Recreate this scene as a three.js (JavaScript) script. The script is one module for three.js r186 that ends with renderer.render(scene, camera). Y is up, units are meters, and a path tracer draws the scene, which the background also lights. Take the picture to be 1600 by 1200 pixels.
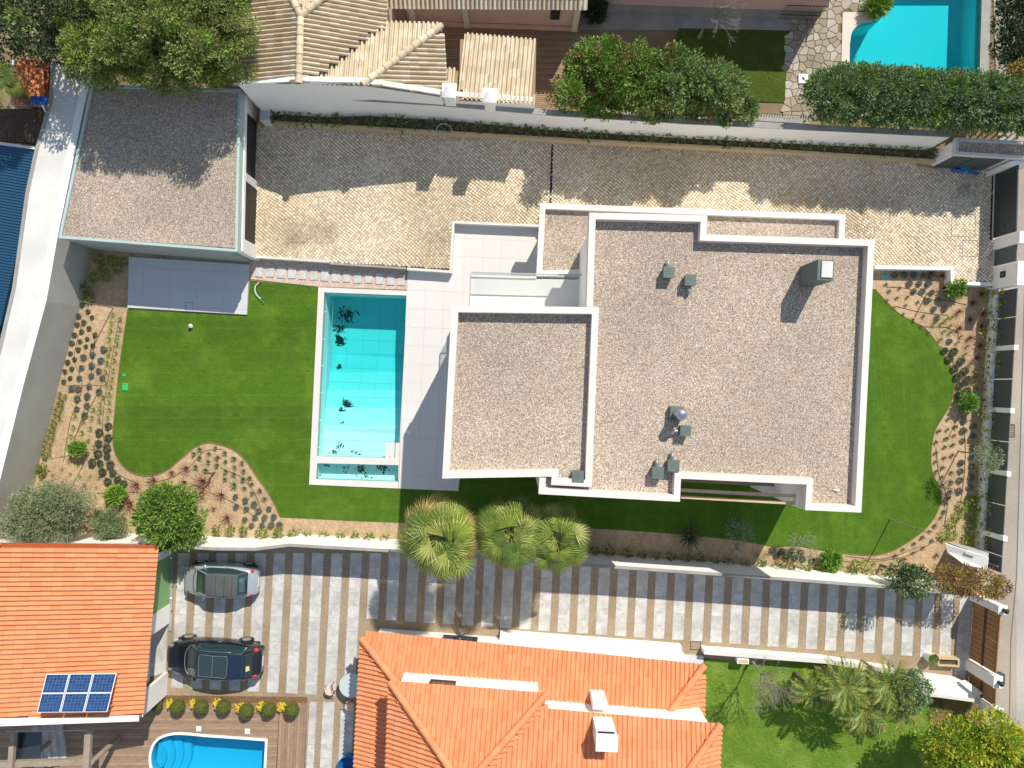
import * as THREE from 'three';
import { mergeGeometries } from 'three/addons/utils/BufferGeometryUtils.js';
import { RoundedBoxGeometry } from 'three/addons/geometries/RoundedBoxGeometry.js';

// ---------- camera, sky, sun, exposure ----------
const H = 34.7, F = 1110;                       // drone height (m) and focal length in photo pixels
const scene = new THREE.Scene();
const camera = new THREE.PerspectiveCamera(2 * Math.atan(600 / F) * 180 / Math.PI, 4 / 3, 0.5, 900);
camera.position.set(0, H, 0); camera.up.set(0, 0, -1); camera.lookAt(0, 0, 0);
const renderer = new THREE.WebGLRenderer({ antialias: true });
renderer.toneMapping = THREE.LinearToneMapping;
renderer.toneMappingExposure = 1.1;
renderer.shadowMap.enabled = true;
{ // clear spring sky: deep blue overhead, pale towards the horizon
  const w = 256, h = 128, d = new Float32Array(w * h * 4);
  for (let j = 0; j < h; j++) {
    const el = ((j + 0.5) / h - 0.5) * Math.PI, s = Math.max(0, Math.sin(el)), k = Math.pow(1 - s, 2.2);
    for (let i = 0; i < w; i++) {
      const o = (j * w + i) * 4;
      d[o] = 0.225 + 0.33 * k; d[o + 1] = 0.30 + 0.30 * k; d[o + 2] = 0.44 + 0.19 * k; d[o + 3] = 1;
    }
  }
  const t = new THREE.DataTexture(d, w, h, THREE.RGBAFormat, THREE.FloatType);
  t.mapping = THREE.EquirectangularReflectionMapping; t.magFilter = THREE.LinearFilter; t.needsUpdate = true;
  scene.background = t; scene.environment = t;
}
const sun = new THREE.DirectionalLight(new THREE.Color(1.0, 0.93, 0.82), 4.6);
sun.position.set(0.444 * 60, 60, -0.858 * 60); sun.target.position.set(0, 0, 0);
sun.castShadow = true; sun.shadow.radius = 1; sun.shadow.mapSize.set(4096, 4096);
Object.assign(sun.shadow.camera, { left: -45, right: 45, top: 45, bottom: -45, near: 1, far: 160 });
scene.add(sun, sun.target);

// ---------- helpers ----------
function mulberry(a) { return () => { a |= 0; a = a + 0x6D2B79F5 | 0; let t = Math.imul(a ^ a >>> 15, 1 | a); t = t + Math.imul(t ^ t >>> 7, 61 | t) ^ t; return ((t ^ t >>> 14) >>> 0) / 4294967296; }; }
const R = mulberry(2024), rr = (a, b) => a + (b - a) * R();
const V3 = (x, y, z) => new THREE.Vector3(x, y, z);
// the photo was surveyed in pixels: a plan point at a known height gives its place in metres
const P = (x, y, h = 0) => [(x - 800) * (H - h) / F, (y - 600) * (H - h) / F];
const P3 = (x, y, h = 0) => { const p = P(x, y, h); return V3(p[0], h, p[1]); };
const Q = (l, h = 0) => l.map(p => P(p[0], p[1], h));
const ROT = 2.6 * Math.PI / 180;                 // the plot lies turned by this much in the frame
const usedNames = {};
function numbered(n) { if (!(n in usedNames)) { usedNames[n] = 0; return n; } return n + '_' + String(++usedNames[n]).padStart(3, '0'); }
function obj(name, geo, mat, parent) {
  if (Array.isArray(geo)) geo = geo.length > 1 ? mergeGeometries(geo.map(g => g.index ? g.toNonIndexed() : g)) : geo[0];
  const m = new THREE.Mesh(geo, mat); m.castShadow = m.receiveShadow = true;
  if (parent) { m.name = name; if (parent.isGroup) m.position.copy(parent.position).negate(); parent.add(m); }
  else { m.name = numbered(name); scene.add(m); }
  return m;
}
function tag(o, label, category, group) { o.userData.label = label; o.userData.category = category; if (group) o.userData.group = group; return o; }
function thing(name, label, category, x = 0, z = 0, group, y = 0) {
  const g = new THREE.Group(); g.name = numbered(name); g.position.set(x, y, z); scene.add(g);
  return tag(g, label, category, group);
}
function struct(name, geo, mat) { const m = obj(name, geo, mat); m.userData.kind = 'structure'; return m; }
function area(p) { let a = 0; for (let i = 0; i < p.length; i++) { const q = p[(i + 1) % p.length]; a += p[i][0] * q[1] - q[0] * p[i][1]; } return a / 2; }
function geoFrom(pos, uv, col) {
  const g = new THREE.BufferGeometry();
  g.setAttribute('position', new THREE.Float32BufferAttribute(pos, 3));
  g.setAttribute('uv', new THREE.Float32BufferAttribute(uv || new Float32Array(pos.length / 3 * 2), 2));
  if (col) g.setAttribute('color', new THREE.Float32BufferAttribute(col, 3));
  g.computeVertexNormals(); return g;
}
// upright prism over a plan polygon [[x,z],...]; y1 top, y0 bottom (y0 === null: sheet only); uv in metres
function prism(poly, y0, y1, holes = []) {
  const c = poly.map(p => new THREE.Vector2(p[0], -p[1])); if (THREE.ShapeUtils.isClockWise(c)) c.reverse();
  const hs = holes.map(h => { const q = h.map(p => new THREE.Vector2(p[0], -p[1])); if (!THREE.ShapeUtils.isClockWise(q)) q.reverse(); return q; });
  const tri = THREE.ShapeUtils.triangulateShape(c, hs), all = c.concat(...hs), pos = [], uv = [];
  for (const t of tri) for (const i of t) { const v = all[i]; pos.push(v.x, y1, -v.y); uv.push(v.x, -v.y); }
  if (y0 !== null) for (const ring of [c, ...hs]) {
    let s = 0;
    for (let i = 0; i < ring.length; i++) {
      const a = ring[i], b = ring[(i + 1) % ring.length], L = a.distanceTo(b);
      pos.push(a.x, y0, -a.y, b.x, y0, -b.y, b.x, y1, -b.y, a.x, y0, -a.y, b.x, y1, -b.y, a.x, y1, -a.y);
      uv.push(s, y0, s + L, y0, s + L, y1, s, y0, s + L, y1, s, y1); s += L;
    }
  }
  return geoFrom(pos, uv);
}
function bottomCap(poly, y) { const g = prism(poly, null, y); g.scale(1, 1, 1); return g; }
// strip of given width along an open or closed polyline; side 0 = centred, 1 / -1 = to one side
function stripPoly(pts, w, side = 0, closed = false) {
  const n = pts.length, off = [];
  for (let i = 0; i < n; i++) {
    const a = closed || i > 0 ? pts[(i - 1 + n) % n] : null, b = pts[i], c = closed || i < n - 1 ? pts[(i + 1) % n] : null;
    const d1 = a ? norm2([b[0] - a[0], b[1] - a[1]]) : null, d2 = c ? norm2([c[0] - b[0], c[1] - b[1]]) : null;
    const n1 = d1 ? [-d1[1], d1[0]] : null, n2 = d2 ? [-d2[1], d2[0]] : null;
    if (!n1) off.push(n2); else if (!n2) off.push(n1);
    else { const m = [n1[0] + n2[0], n1[1] + n2[1]], k = 2 / Math.max(0.35, m[0] * m[0] + m[1] * m[1]); off.push([m[0] * k, m[1] * k]); }
  }
  const lo = side === 0 ? -w / 2 : Math.min(0, side * w), hi = lo + w;
  const A = pts.map((p, i) => [p[0] + off[i][0] * hi, p[1] + off[i][1] * hi]), B = pts.map((p, i) => [p[0] + off[i][0] * lo, p[1] + off[i][1] * lo]);
  return { A, B, poly: A.concat(B.slice().reverse()) };
}
function norm2(v) { const l = Math.hypot(v[0], v[1]) || 1; return [v[0] / l, v[1] / l]; }
const strip = (pts, w, y0, y1, side = 0) => prism(stripPoly(pts, w, side).poly, y0, y1);
function ring(pts, w, y0, y1, side) { const s = stripPoly(pts, w, side, true); const [o, i] = Math.abs(area(s.A)) > Math.abs(area(s.B)) ? [s.A, s.B] : [s.B, s.A]; return prism(o, y0, y1, [i]); }
function box(sx, sy, sz, x, y, z, ry = -ROT, bev = 0) {   // y is the underside
  const g = bev ? new RoundedBoxGeometry(sx, sy, sz, 2, bev) : new THREE.BoxGeometry(sx, sy, sz);
  const u = g.toNonIndexed ? (g.index ? g.toNonIndexed() : g) : g;
  u.rotateY(ry); u.translate(x, y + sy / 2, z); return u;
}
function bar(a, b, r, n = 6, r2 = r) {           // round bar between two points
  const d = b.clone().sub(a), g = new THREE.CylinderGeometry(r2, r, d.length(), n, 1).toNonIndexed();
  g.applyQuaternion(new THREE.Quaternion().setFromUnitVectors(V3(0, 1, 0), d.clone().normalize()));
  const m = a.clone().add(b).multiplyScalar(0.5); g.translate(m.x, m.y, m.z); return g;
}
function tube(pts, r, seg = 24, n = 6) { return new THREE.TubeGeometry(new THREE.CatmullRomCurve3(pts), seg, r, n, false).toNonIndexed(); }
function quad(a, b, c, d) { return geoFrom([a, b, c, a, c, d].flatMap(v => [v.x, v.y, v.z]), [0, 0, 1, 0, 1, 1, 0, 0, 1, 1, 0, 1]); }
// slab: a flat polygon in space with thickness t downwards
function slab(pts, t) {
  const n = V3(0, 0, 0); for (let i = 0; i < pts.length; i++) { const a = pts[i], b = pts[(i + 1) % pts.length]; n.x += (a.y - b.y) * (a.z + b.z); n.y += (a.z - b.z) * (a.x + b.x); n.z += (a.x - b.x) * (a.y + b.y); }
  if (n.y < 0) { pts = pts.slice().reverse(); n.negate(); } n.normalize();
  const lo = pts.map(p => p.clone().addScaledVector(n, -t)), pos = [], uv = [], pu = p => { pos.push(p.x, p.y, p.z); uv.push(p.x, p.z); };
  for (let i = 1; i < pts.length - 1; i++) { pu(pts[0]); pu(pts[i]); pu(pts[i + 1]); pu(lo[0]); pu(lo[i + 1]); pu(lo[i]); }
  for (let i = 0; i < pts.length; i++) { const j = (i + 1) % pts.length; pu(lo[i]); pu(lo[j]); pu(pts[j]); pu(lo[i]); pu(pts[j]); pu(pts[i]); }
  return geoFrom(pos, uv);
}
function inPoly(x, z, p) { let c = false; for (let i = 0, j = p.length - 1; i < p.length; j = i++) { const a = p[i], b = p[j]; if ((a[1] > z) !== (b[1] > z) && x < (b[0] - a[0]) * (z - a[1]) / (b[1] - a[1]) + a[0]) c = !c; } return c; }
function smooth(pts, k = 6, closed = false) { const c = new THREE.CatmullRomCurve3(pts.map(p => V3(p[0], 0, p[1])), closed, 'centripetal'); return c.getPoints(pts.length * k).map(v => [v.x, v.z]); }

// ---------- textures ----------
function hash(i, j, s) { let h = Math.imul(i, 374761393) + Math.imul(j, 668265263) + Math.imul(s, 1274126177) | 0; h = Math.imul(h ^ h >>> 13, 1103515245); h ^= h >>> 16; return (h >>> 0) / 4294967296; }
function vn(x, y, per, s) {
  const i = Math.floor(x), j = Math.floor(y), fx = x - i, fy = y - j, u = fx * fx * (3 - 2 * fx), v = fy * fy * (3 - 2 * fy), w = q => ((q % per) + per) % per;
  const a = hash(w(i), w(j), s), b = hash(w(i + 1), w(j), s), c = hash(w(i), w(j + 1), s), d = hash(w(i + 1), w(j + 1), s);
  return a + (b - a) * u + (c - a) * v + (a - b - c + d) * u * v;
}
function fbm(u, v, f, oct, s) { let t = 0, a = 0.5, n = 0; for (let o = 0; o < oct; o++) { t += a * vn(u * f, v * f, f, s + o); n += a; a *= 0.5; f *= 2; } return t / n; }
function voro(u, v, n, s) {                       // nearest pebble: id and distance
  const x = u * n, y = v * n, i0 = Math.floor(x), j0 = Math.floor(y); let d1 = 9, d2 = 9, id = 0, w = q => ((q % n) + n) % n;
  for (let j = j0 - 1; j <= j0 + 1; j++) for (let i = i0 - 1; i <= i0 + 1; i++) {
    const a = w(i), b = w(j), dx = i + hash(a, b, s) - x, dy = j + hash(a, b, s + 1) - y, d = dx * dx + dy * dy;
    if (d < d1) { d2 = d1; d1 = d; id = hash(a, b, s + 2); } else if (d < d2) d2 = d;
  }
  return [id, Math.sqrt(d2) - Math.sqrt(d1)];
}
function tex(size, metres, fn, srgb = true, rot = 0) {
  const d = new Uint8Array(size * size * 4);
  for (let j = 0; j < size; j++) for (let i = 0; i < size; i++) {
    const c = fn((i + 0.5) / size, (j + 0.5) / size), o = (j * size + i) * 4;
    if (typeof c === 'number') d[o] = d[o + 1] = d[o + 2] = Math.max(0, Math.min(255, c * 255));
    else { d[o] = Math.max(0, Math.min(255, c[0])); d[o + 1] = Math.max(0, Math.min(255, c[1])); d[o + 2] = Math.max(0, Math.min(255, c[2])); }
    d[o + 3] = 255;
  }
  const t = new THREE.DataTexture(d, size, size); t.wrapS = t.wrapT = THREE.RepeatWrapping;
  t.magFilter = THREE.LinearFilter; t.minFilter = THREE.LinearMipmapLinearFilter; t.generateMipmaps = true;
  if (srgb) t.colorSpace = THREE.SRGBColorSpace;
  t.repeat.set(1 / metres, 1 / metres); t.rotation = rot; t.needsUpdate = true; return t;
}
const mixc = (a, b, t) => [a[0] + (b[0] - a[0]) * t, a[1] + (b[1] - a[1]) * t, a[2] + (b[2] - a[2]) * t];
const std = (color, rough = 0.9, o = {}) => new THREE.MeshStandardMaterial({ color, roughness: rough, ...o });
const phys = (color, rough, o = {}) => new THREE.MeshPhysicalMaterial({ color, roughness: rough, ...o });
const sg = (r, g, b) => new THREE.Color().setRGB(r / 255, g / 255, b / 255, THREE.SRGBColorSpace);

const M = {};
const pebC = [[180, 165, 146], [160, 144, 126], [200, 187, 170], [140, 125, 110], [176, 155, 124], [152, 142, 146], [186, 168, 152], [128, 114, 103], [214, 204, 190]];
M.pebbles = std(0xffffff, 0.95, {
  map: tex(2048, 18, (u, v) => { const [id, e] = voro(u, v, 620, 5), c = pebC[Math.floor(id * 9)], k = 0.90 + 0.2 * fbm(u, v, 6, 4, 9); return c.map(q => q * k); }),
  bumpMap: tex(1024, 18, (u, v) => Math.min(1, voro(u, v, 480, 5)[1] * 1.6), false), bumpScale: 0.012
});
M.bark = std(0xffffff, 1, {
  map: tex(1024, 9, (u, v) => { const f = fbm(u, v, 90, 3, 3), g = fbm(u, v, 8, 3, 13), s = fbm(u + 0.03 * g, v * 0.6 + u * 0.3, 60, 2, 23); return mixc([152, 126, 98], [212, 185, 150], 0.15 + 0.55 * f + 0.3 * s).map(q => q * (0.88 + 0.18 * g)); }),
  bumpMap: tex(512, 4, (u, v) => fbm(u, v, 60, 3, 3) * 0.6 + 0.4 * fbm(u, v, 12, 2, 7), false), bumpScale: 0.05
});
const grassFn = (a, b, c, line) => (u, v) => {
  const f = fbm(u, v, 220, 2, 31), g = fbm(u, v, 10, 4, 33), m = fbm(u * 1, v * 1, 40, 3, 35);
  let k = mixc(a, b, 0.25 + 0.35 * f + 0.4 * m); k = mixc(k, c, Math.max(0, g - 0.52) * 1.6);
  if (line) { const w = (v * 11 + 0.012 * Math.sin(u * 50)) % 1, t = Math.max(0, 1 - Math.abs(w - 0.5) / 0.045); k = mixc(k, c, 0.4 * t * (0.35 + 0.65 * fbm(u, v, 30, 2, 37))); const z = Math.floor(v * 11); k = k.map(q => q * (0.95 + 0.1 * hash(z, 1, 7))); }
  return k;
};
const grassBump = tex(512, 3, (u, v) => 0.6 * fbm(u, v, 120, 2, 31) + 0.4 * fbm(u, v, 30, 2, 7), false);
M.lawn = std(0xffffff, 1, { map: tex(2048, 12, grassFn([50, 86, 5], [86, 121, 20], [108, 138, 40], true)), bumpMap: grassBump, bumpScale: 0.05 });
M.lawnEast = M.lawn.clone(); M.lawnEast.map = M.lawn.map.clone(); M.lawnEast.map.rotation = Math.PI / 2 - ROT; M.lawnEast.map.needsUpdate = true;
M.lawnRough = std(0xffffff, 1, { map: tex(1024, 11, grassFn([74, 110, 18], [120, 150, 46], [156, 172, 88], false)), bumpMap: grassBump, bumpScale: 0.09 });
M.earth = std(0xffffff, 1, { map: tex(512, 14, (u, v) => mixc([104, 88, 66], [160, 142, 112], fbm(u, v, 8, 6, 41))) });
M.road = std(0xffffff, 0.95, { map: tex(1024, 14, (u, v) => { const f = fbm(u, v, 300, 2, 51), g = fbm(u, v, 5, 5, 53); return mixc([148, 142, 136], [206, 200, 192], 0.3 * f + 0.7 * g); }) });
const plaster = (a, b, s, m = 5) => tex(512, m, (u, v) => mixc(a, b, 0.7 * fbm(u, v, 4, 5, s) + 0.3 * fbm(u, v, 100, 2, s + 9)));
M.white = std(0xffffff, 0.85, { map: plaster([238, 236, 232], [250, 249, 246], 61) });
M.whiteOld = std(0xffffff, 0.9, { map: plaster([196, 196, 192], [232, 231, 227], 63, 4) });
M.cap = std(0xffffff, 0.75, { map: plaster([216, 208, 202], [230, 223, 218], 65, 7) });
M.greyRender = std(0xffffff, 0.9, { map: plaster([170, 172, 168], [192, 193, 189], 67, 3) });
M.cream = std(0xffffff, 0.9, { map: plaster([206, 196, 180], [226, 218, 204], 69, 3) });
M.pink = std(0xffffff, 0.9, { map: plaster([206, 172, 160], [222, 190, 178], 71, 3) });
M.kerb = std(0xffffff, 0.9, { map: plaster([190, 168, 128], [214, 192, 152], 73, 2) });
M.stoneGrey = std(0xffffff, 0.95, { map: plaster([128, 126, 122], [184, 180, 174], 75, 2) });
M.deckTile = std(0xffffff, 0.7, { map: plaster([208, 205, 201], [220, 217, 213], 77, 6) });
M.patioTile = std(0xffffff, 0.75, { map: plaster([192, 194, 196], [206, 208, 210], 79, 5) });
M.joint = std(sg(188, 185, 180), 0.95);
M.sand = std(sg(158, 138, 106), 1);
M.slabs = [0, 1, 2, 3].map(i => std(0xffffff, 0.9, { map: tex(512, 2.3 + 0.4 * i, (u, v) => { const a = fbm(u, v, 5, 5, 81 + i), b = fbm(u, v, 120, 2, 91 + i), c = fbm(u + 0.2 * a, v, 14, 3, 95 + i); return mixc([164, 164, 161], [218, 217, 213], Math.min(1, Math.max(0, 0.52 + 0.8 * (a - 0.5) + 0.5 * (b - 0.5) + 0.75 * (c - 0.5)))); }) }));
M.aggregate = std(0xffffff, 1, { map: tex(512, 4, (u, v) => { const [id] = voro(u, v, 160, 8); return mixc([124, 108, 87], [190, 171, 143], 0.6 * id + 0.4 * fbm(u, v, 5, 4, 15)); }), bumpMap: tex(512, 4, (u, v) => voro(u, v, 160, 8)[1], false), bumpScale: 0.01 });
M.liner = std(0xffffff, 0.6, { map: plaster([176, 228, 226], [196, 240, 236], 91, 3) });
M.linerJoint = std(sg(160, 216, 216), 0.8);
M.linerBlue = std(0xffffff, 0.6, { map: plaster([100, 216, 220], [116, 226, 228], 93, 5) });
const waterBump = tex(512, 3.2, (u, v) => 0.6 * fbm(u + 0.08 * fbm(u, v, 4, 2, 96), v, 9, 3, 95) + 0.4 * fbm(u, v, 22, 2, 97), false);
M.water = phys(sg(238, 252, 252), 0.03, { transmission: 1, ior: 1.33, thickness: 0, bumpMap: waterBump, bumpScale: 0.012 });
M.waterBlue = phys(sg(140, 232, 238), 0.03, { transmission: 1, ior: 1.33, thickness: 0, bumpMap: waterBump, bumpScale: 0.03 });
M.waterSW = phys(sg(140, 216, 246), 0.03, { transmission: 1, ior: 1.33, thickness: 0, bumpMap: waterBump, bumpScale: 0.03 });
M.glass = phys(sg(240, 247, 246), 0.03, { transmission: 1, ior: 1.5, thickness: 0 });
M.windowGlass = phys(sg(40, 52, 58), 0.06, { metalness: 0, clearcoat: 1, clearcoatRoughness: 0.03 });
M.frame = std(sg(70, 74, 76), 0.5, { metalness: 0.4 });
M.vent = std(0xffffff, 0.7, { map: plaster([88, 100, 98], [112, 124, 120], 101, 1), metalness: 0.1 });
M.steel = std(sg(200, 204, 206), 0.25, { metalness: 0.95 });
M.galv = std(sg(168, 172, 174), 0.5, { metalness: 0.6 });
M.dark = std(sg(44, 46, 46), 0.7);
M.gate = std(sg(62, 70, 70), 0.55, { metalness: 0.2 });
M.fencePanel = std(sg(84, 92, 94), 0.6, { metalness: 0.15 });
const woodTex = (a, b, s, m) => tex(512, m, (u, v) => mixc(a, b, 0.5 * fbm(u * 0.25, v, 64, 3, s) + 0.5 * fbm(u * 0.5, v, 8, 4, s + 3)));
M.deckWood = [0, 1, 2].map(i => std(0xffffff, 0.8, { map: woodTex([124 + i * 8, 100 + i * 7, 80 + i * 6], [168 + i * 8, 142 + i * 8, 118 + i * 7], 111 + i, 3) }));
M.gateWood = std(0xffffff, 0.75, { map: woodTex([146, 102, 66], [190, 142, 98], 121, 2) });
M.beam = std(0xffffff, 0.75, { map: woodTex([186, 154, 122], [220, 190, 158], 123, 2) });
M.greyWood = std(0xffffff, 0.9, { map: woodTex([126, 114, 98], [182, 170, 152], 125, 2) });
M.darkWood = std(0xffffff, 0.9, { map: woodTex([66, 52, 42], [104, 86, 70], 127, 2) });
M.trunk = std(0xffffff, 1, { map: woodTex([92, 78, 64], [146, 128, 108], 129, 1) });
M.twig = std(sg(150, 140, 130), 0.95);
M.post = std(sg(150, 132, 112), 0.9);
M.leaf = new THREE.MeshPhysicalMaterial({ color: 0xffffff, vertexColors: true, roughness: 0.55, transmission: 0.4, thickness: 0 });
M.vcol = std(0xffffff, 0.85, { vertexColors: true });
// ---------- the setting: ground, lawns, beds, paving, pools, road ----------
const poolOut = Q([[498, 449], [637, 455], [622.5, 763], [483.5, 757]]);
const poolIn = Q([[507, 457], [636.4, 462], [623.4, 716], [495.5, 712.5]]);
const spaIn = Q([[496, 723.5], [623, 726.5], [622.4, 752.5], [494.2, 748.5]]);
const poolNE = smooth(Q([[1386, -60], [1386, 12], [1378, 27], [1362, 33], [1345, 37], [1331, 50], [1327, 70]]), 4).concat(Q([[1326, 132], [1529, 138], [1535, -60]]));
const poolSW = smooth(Q([[415, 1157], [330, 1151], [268, 1148], [246, 1158], [237, 1180], [241, 1205], [256, 1222]]), 5).concat(Q([[411, 1232]]));
const copingNE = Q([[1310, 192], [1316, 20], [1380, 19], [1384, 0], [1386, -62], [1547, -62], [1541, 192]]);
const driveTop = 0.5;
{
  const big = [[-260, -260], [260, -260], [260, 260], [-260, 260]];
  struct('ground', prism(big, null, -0.03, [poolOut, poolNE, poolSW]), M.earth);
}
// planting beds under the whole plot (bark mulch), lawns a little higher
const plot = Q([[128, 384], [215, 372], [400, 380], [395, 196], [1470, 250], [1560, 262], [1566, 440], [1552, 560], [1543, 735], [1531, 905], [1480, 921], [1392, 913], [1200, 894], [900, 873], [620, 854], [330, 848], [20, 846], [44, 760], [88, 610], [118, 490]]);
struct('bark_bed', prism(plot, -0.02, 0.0, [poolOut]), M.bark);
const lawnEdgeEast = smooth(Q([[1367, 452], [1380, 466], [1402, 488], [1424, 501], [1444, 512], [1462, 534], [1476, 558], [1487, 578], [1490.5, 602], [1485, 630], [1474, 650], [1461, 672], [1455.5, 695], [1454.5, 725], [1459, 745], [1468, 762], [1470, 780], [1461, 806], [1445, 827], [1420, 846], [1396, 860], [1370, 867], [1335, 866], [1300, 862]]), 4);
const lawnSouth = Q([[1275, 858], [1245, 853], [1210, 854], [1150, 844], [1080, 836], [1000, 830]]);
struct('east_lawn', prism(lawnEdgeEast.concat(lawnSouth, Q([[1000, 640], [1320, 640], [1330, 452]])), -0.01, 0.035), M.lawnEast);
const lawnWestEdge = Q([[1000, 830], [915, 825], [860, 822], [750, 817], [640, 817], [560, 814], [438, 808]])
  .concat(smooth(Q([[437, 806], [430, 790], [417, 766], [402, 746], [386, 722], [367, 704], [346, 695], [326, 691.5], [306, 698], [285, 715], [262, 734], [237, 743], [214, 741], [196, 731], [182, 712], [176.5, 690], [180, 640], [186, 580], [193, 530], [200, 484]]), 4));
struct('west_lawn', prism(lawnWestEdge.concat(Q([[387, 493], [390.5, 438], [450, 444], [498, 449], [483.5, 757], [622.5, 763], [716, 768], [720, 640], [1000, 640]])), -0.01, 0.03), M.lawn);
{ // narrow metal edging between lawn and mulch
  struct('lawn_edging', [strip(lawnEdgeEast, 0.025, -0.01, 0.05), strip(lawnWestEdge.slice(7), 0.025, -0.01, 0.05)], std(sg(150, 118, 86), 0.9));
}
// drive: raised slab, sand joints, thousands of small cream setts
const drivePoly = Q([[391, 190], [428, 190], [690, 207], [900, 220], [1200, 236], [1470, 252], [1558, 262], [1553, 441], [1489, 439], [1487, 420], [1366, 416], [1300, 410], [880, 410], [840, 353], [708, 346], [703.5, 420], [520, 410], [389, 402]], driveTop);
const drive = struct('driveway', prism(drivePoly, -0.02, driveTop), M.sand);
const lowBlock = Q([[844, 317], [1321, 335], [1318, 415], [838, 432]], 3.0);
{
  const edgeStones = [], s = 0.128, a = 41 * Math.PI / 180, ca = Math.cos(a), sa = Math.sin(a), mats = [], cols = [];
  const g = new THREE.BoxGeometry(1, 1, 1, 1, 1, 1), pa = g.attributes.position;
  for (let i = 0; i < pa.count; i++) if (pa.getY(i) > 0) { pa.setX(i, pa.getX(i) * 0.86); pa.setZ(i, pa.getZ(i) * 0.86); }
  g.computeVertexNormals();
  const base = [[0.70, 0.62, 0.49], [0.62, 0.54, 0.42], [0.76, 0.69, 0.57], [0.54, 0.46, 0.35], [0.66, 0.60, 0.50], [0.72, 0.60, 0.43]];
  const m4 = new THREE.Matrix4(), q = new THREE.Quaternion(), e = new THREE.Euler();
  for (let i = -190; i < 190; i++) for (let j = -190; j < 190; j++) {
    const u = (i + (j & 1) * 0.12 * (R() - 0.5)) * s, v = j * s, bow = 0.10 * Math.sin(u * 1.7) * Math.sin(v * 1.1);
    const x = ca * u - sa * (v + bow) + 0.5, z = sa * u + ca * (v + bow) - 8.4;
    if (!inPoly(x, z, drivePoly) || inPoly(x, z, lowBlock)) continue;
    const patch = vn(x * 0.55 + 40, z * 0.55 + 40, 999, 77), dirt = vn(x * 0.28 + 80, z * 0.35 + 60, 999, 79), fine = vn(x * 1.6 + 90, z * 1.6 + 50, 999, 83);
    const swept = Math.max(0, Math.min(1, (patch - 0.72) * 6)) * fine;   // sand-swept patches
    e.set((R() - 0.5) * 0.10, -a + (R() - 0.5) * 0.16, (R() - 0.5) * 0.10); q.setFromEuler(e);
    m4.compose(V3(x + (R() - 0.5) * 0.012, driveTop + 0.004 + (R() - 0.5) * 0.012, z + (R() - 0.5) * 0.012), q, V3(s * (0.84 + R() * 0.1), 0.05, s * (0.80 + R() * 0.12)));
    mats.push(m4.clone());
    const c = base[Math.floor(R() * 6)], k = 1.08 + 0.22 * R() - 0.24 * Math.max(0, dirt - 0.5) * 2 - 0.5 * swept; cols.push(new THREE.Color().setRGB(c[0] * k, c[1] * k * (1 - 0.05 * dirt), c[2] * k * (1 - 0.13 * dirt)));
  }
  const im = new THREE.InstancedMesh(g, std(0xffffff, 0.85), mats.length);
  mats.forEach((m, i) => { im.setMatrixAt(i, m); im.setColorAt(i, cols[i]); });
  im.name = 'cobble_setts'; im.castShadow = im.receiveShadow = true; im.userData.kind = 'stuff'; drive.add(im);
  // drain channel and access covers set flush in the setts
  obj('drain_channel', strip(Q([[863, 226], [860, 322]], driveTop), 0.11, driveTop, driveTop + 0.034), M.dark, drive);
  obj('gate_rail', strip(Q([[1551, 272], [1547.5, 375]], driveTop), 0.10, driveTop, driveTop + 0.034), M.dark, drive);
  for (const [x, y, w, d] of [[510, 207, 0.46, 0.42], [965, 234, 0.42, 0.38], [1358, 363, 0.5, 0.5], [1505, 352, 1.15, 1.1], [1515, 388, 0.72, 0.8]]) {
    const [cx, cz] = P(x, y, driveTop), c = [[-w / 2, -d / 2], [w / 2, -d / 2], [w / 2, d / 2], [-w / 2, d / 2]].map(([a, b]) => [cx + a * Math.cos(ROT) - b * Math.sin(ROT), cz + a * Math.sin(ROT) + b * Math.cos(ROT)]);
    obj('cover_frame', ring(c, 0.022, driveTop, driveTop + 0.042, 1), M.stoneGrey, drive);
  }
  // stone edging strips along the south side
  obj('edging', strip(Q([[391, 400.5], [515, 408.5]], driveTop), 0.12, 0, driveTop + 0.03), M.whiteOld, drive);
  obj('edging', strip(Q([[515.5, 411.5], [634, 419]], driveTop), 0.10, 0, driveTop + 0.02), M.stoneGrey, drive);
  obj('edging', strip(Q([[636, 420], [704, 424.5], [708.5, 347], [846, 353]], driveTop), 0.12, 0, driveTop + 0.03), M.whiteOld, drive);
  obj('edging', strip(Q([[1366, 417.5], [1487, 419.5], [1487.5, 442], [1552, 444.5]], driveTop), 0.16, 0, driveTop + 0.05), M.white, drive);
}
// pale porcelain deck round the pool: separate tiles over a joint bed
function tileField(parent, poly, clip, size, gap, y, mat, name, rot = ROT, ox = 0, oz = 0, sizeZ = size) {
  const c = Math.cos(rot), s = Math.sin(rot), bb = poly.reduce((b, p) => { const u = p[0] * c + p[1] * s, v = -p[0] * s + p[1] * c; return [Math.min(b[0], u), Math.max(b[1], u), Math.min(b[2], v), Math.max(b[3], v)]; }, [1e9, -1e9, 1e9, -1e9]);
  for (let u = Math.floor((bb[0] - ox) / size) * size + ox; u < bb[1]; u += size) for (let v = Math.floor((bb[2] - oz) / sizeZ) * sizeZ + oz; v < bb[3]; v += sizeZ) {
    let q = [[u + gap, v + gap], [u + size - gap, v + gap], [u + size - gap, v + sizeZ - gap], [u + gap, v + sizeZ - gap]].map(([a, b]) => [a * c - b * s, a * s + b * c]);
    q = clipPoly(q, clip); if (q.length < 3 || Math.abs(area(q)) < 0.02) continue;
    obj(name, prism(q, y - 0.025, y + (R() - 0.5) * 0.002), Array.isArray(mat) ? mat[Math.floor(R() * mat.length)] : mat, parent);
  }
}
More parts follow.
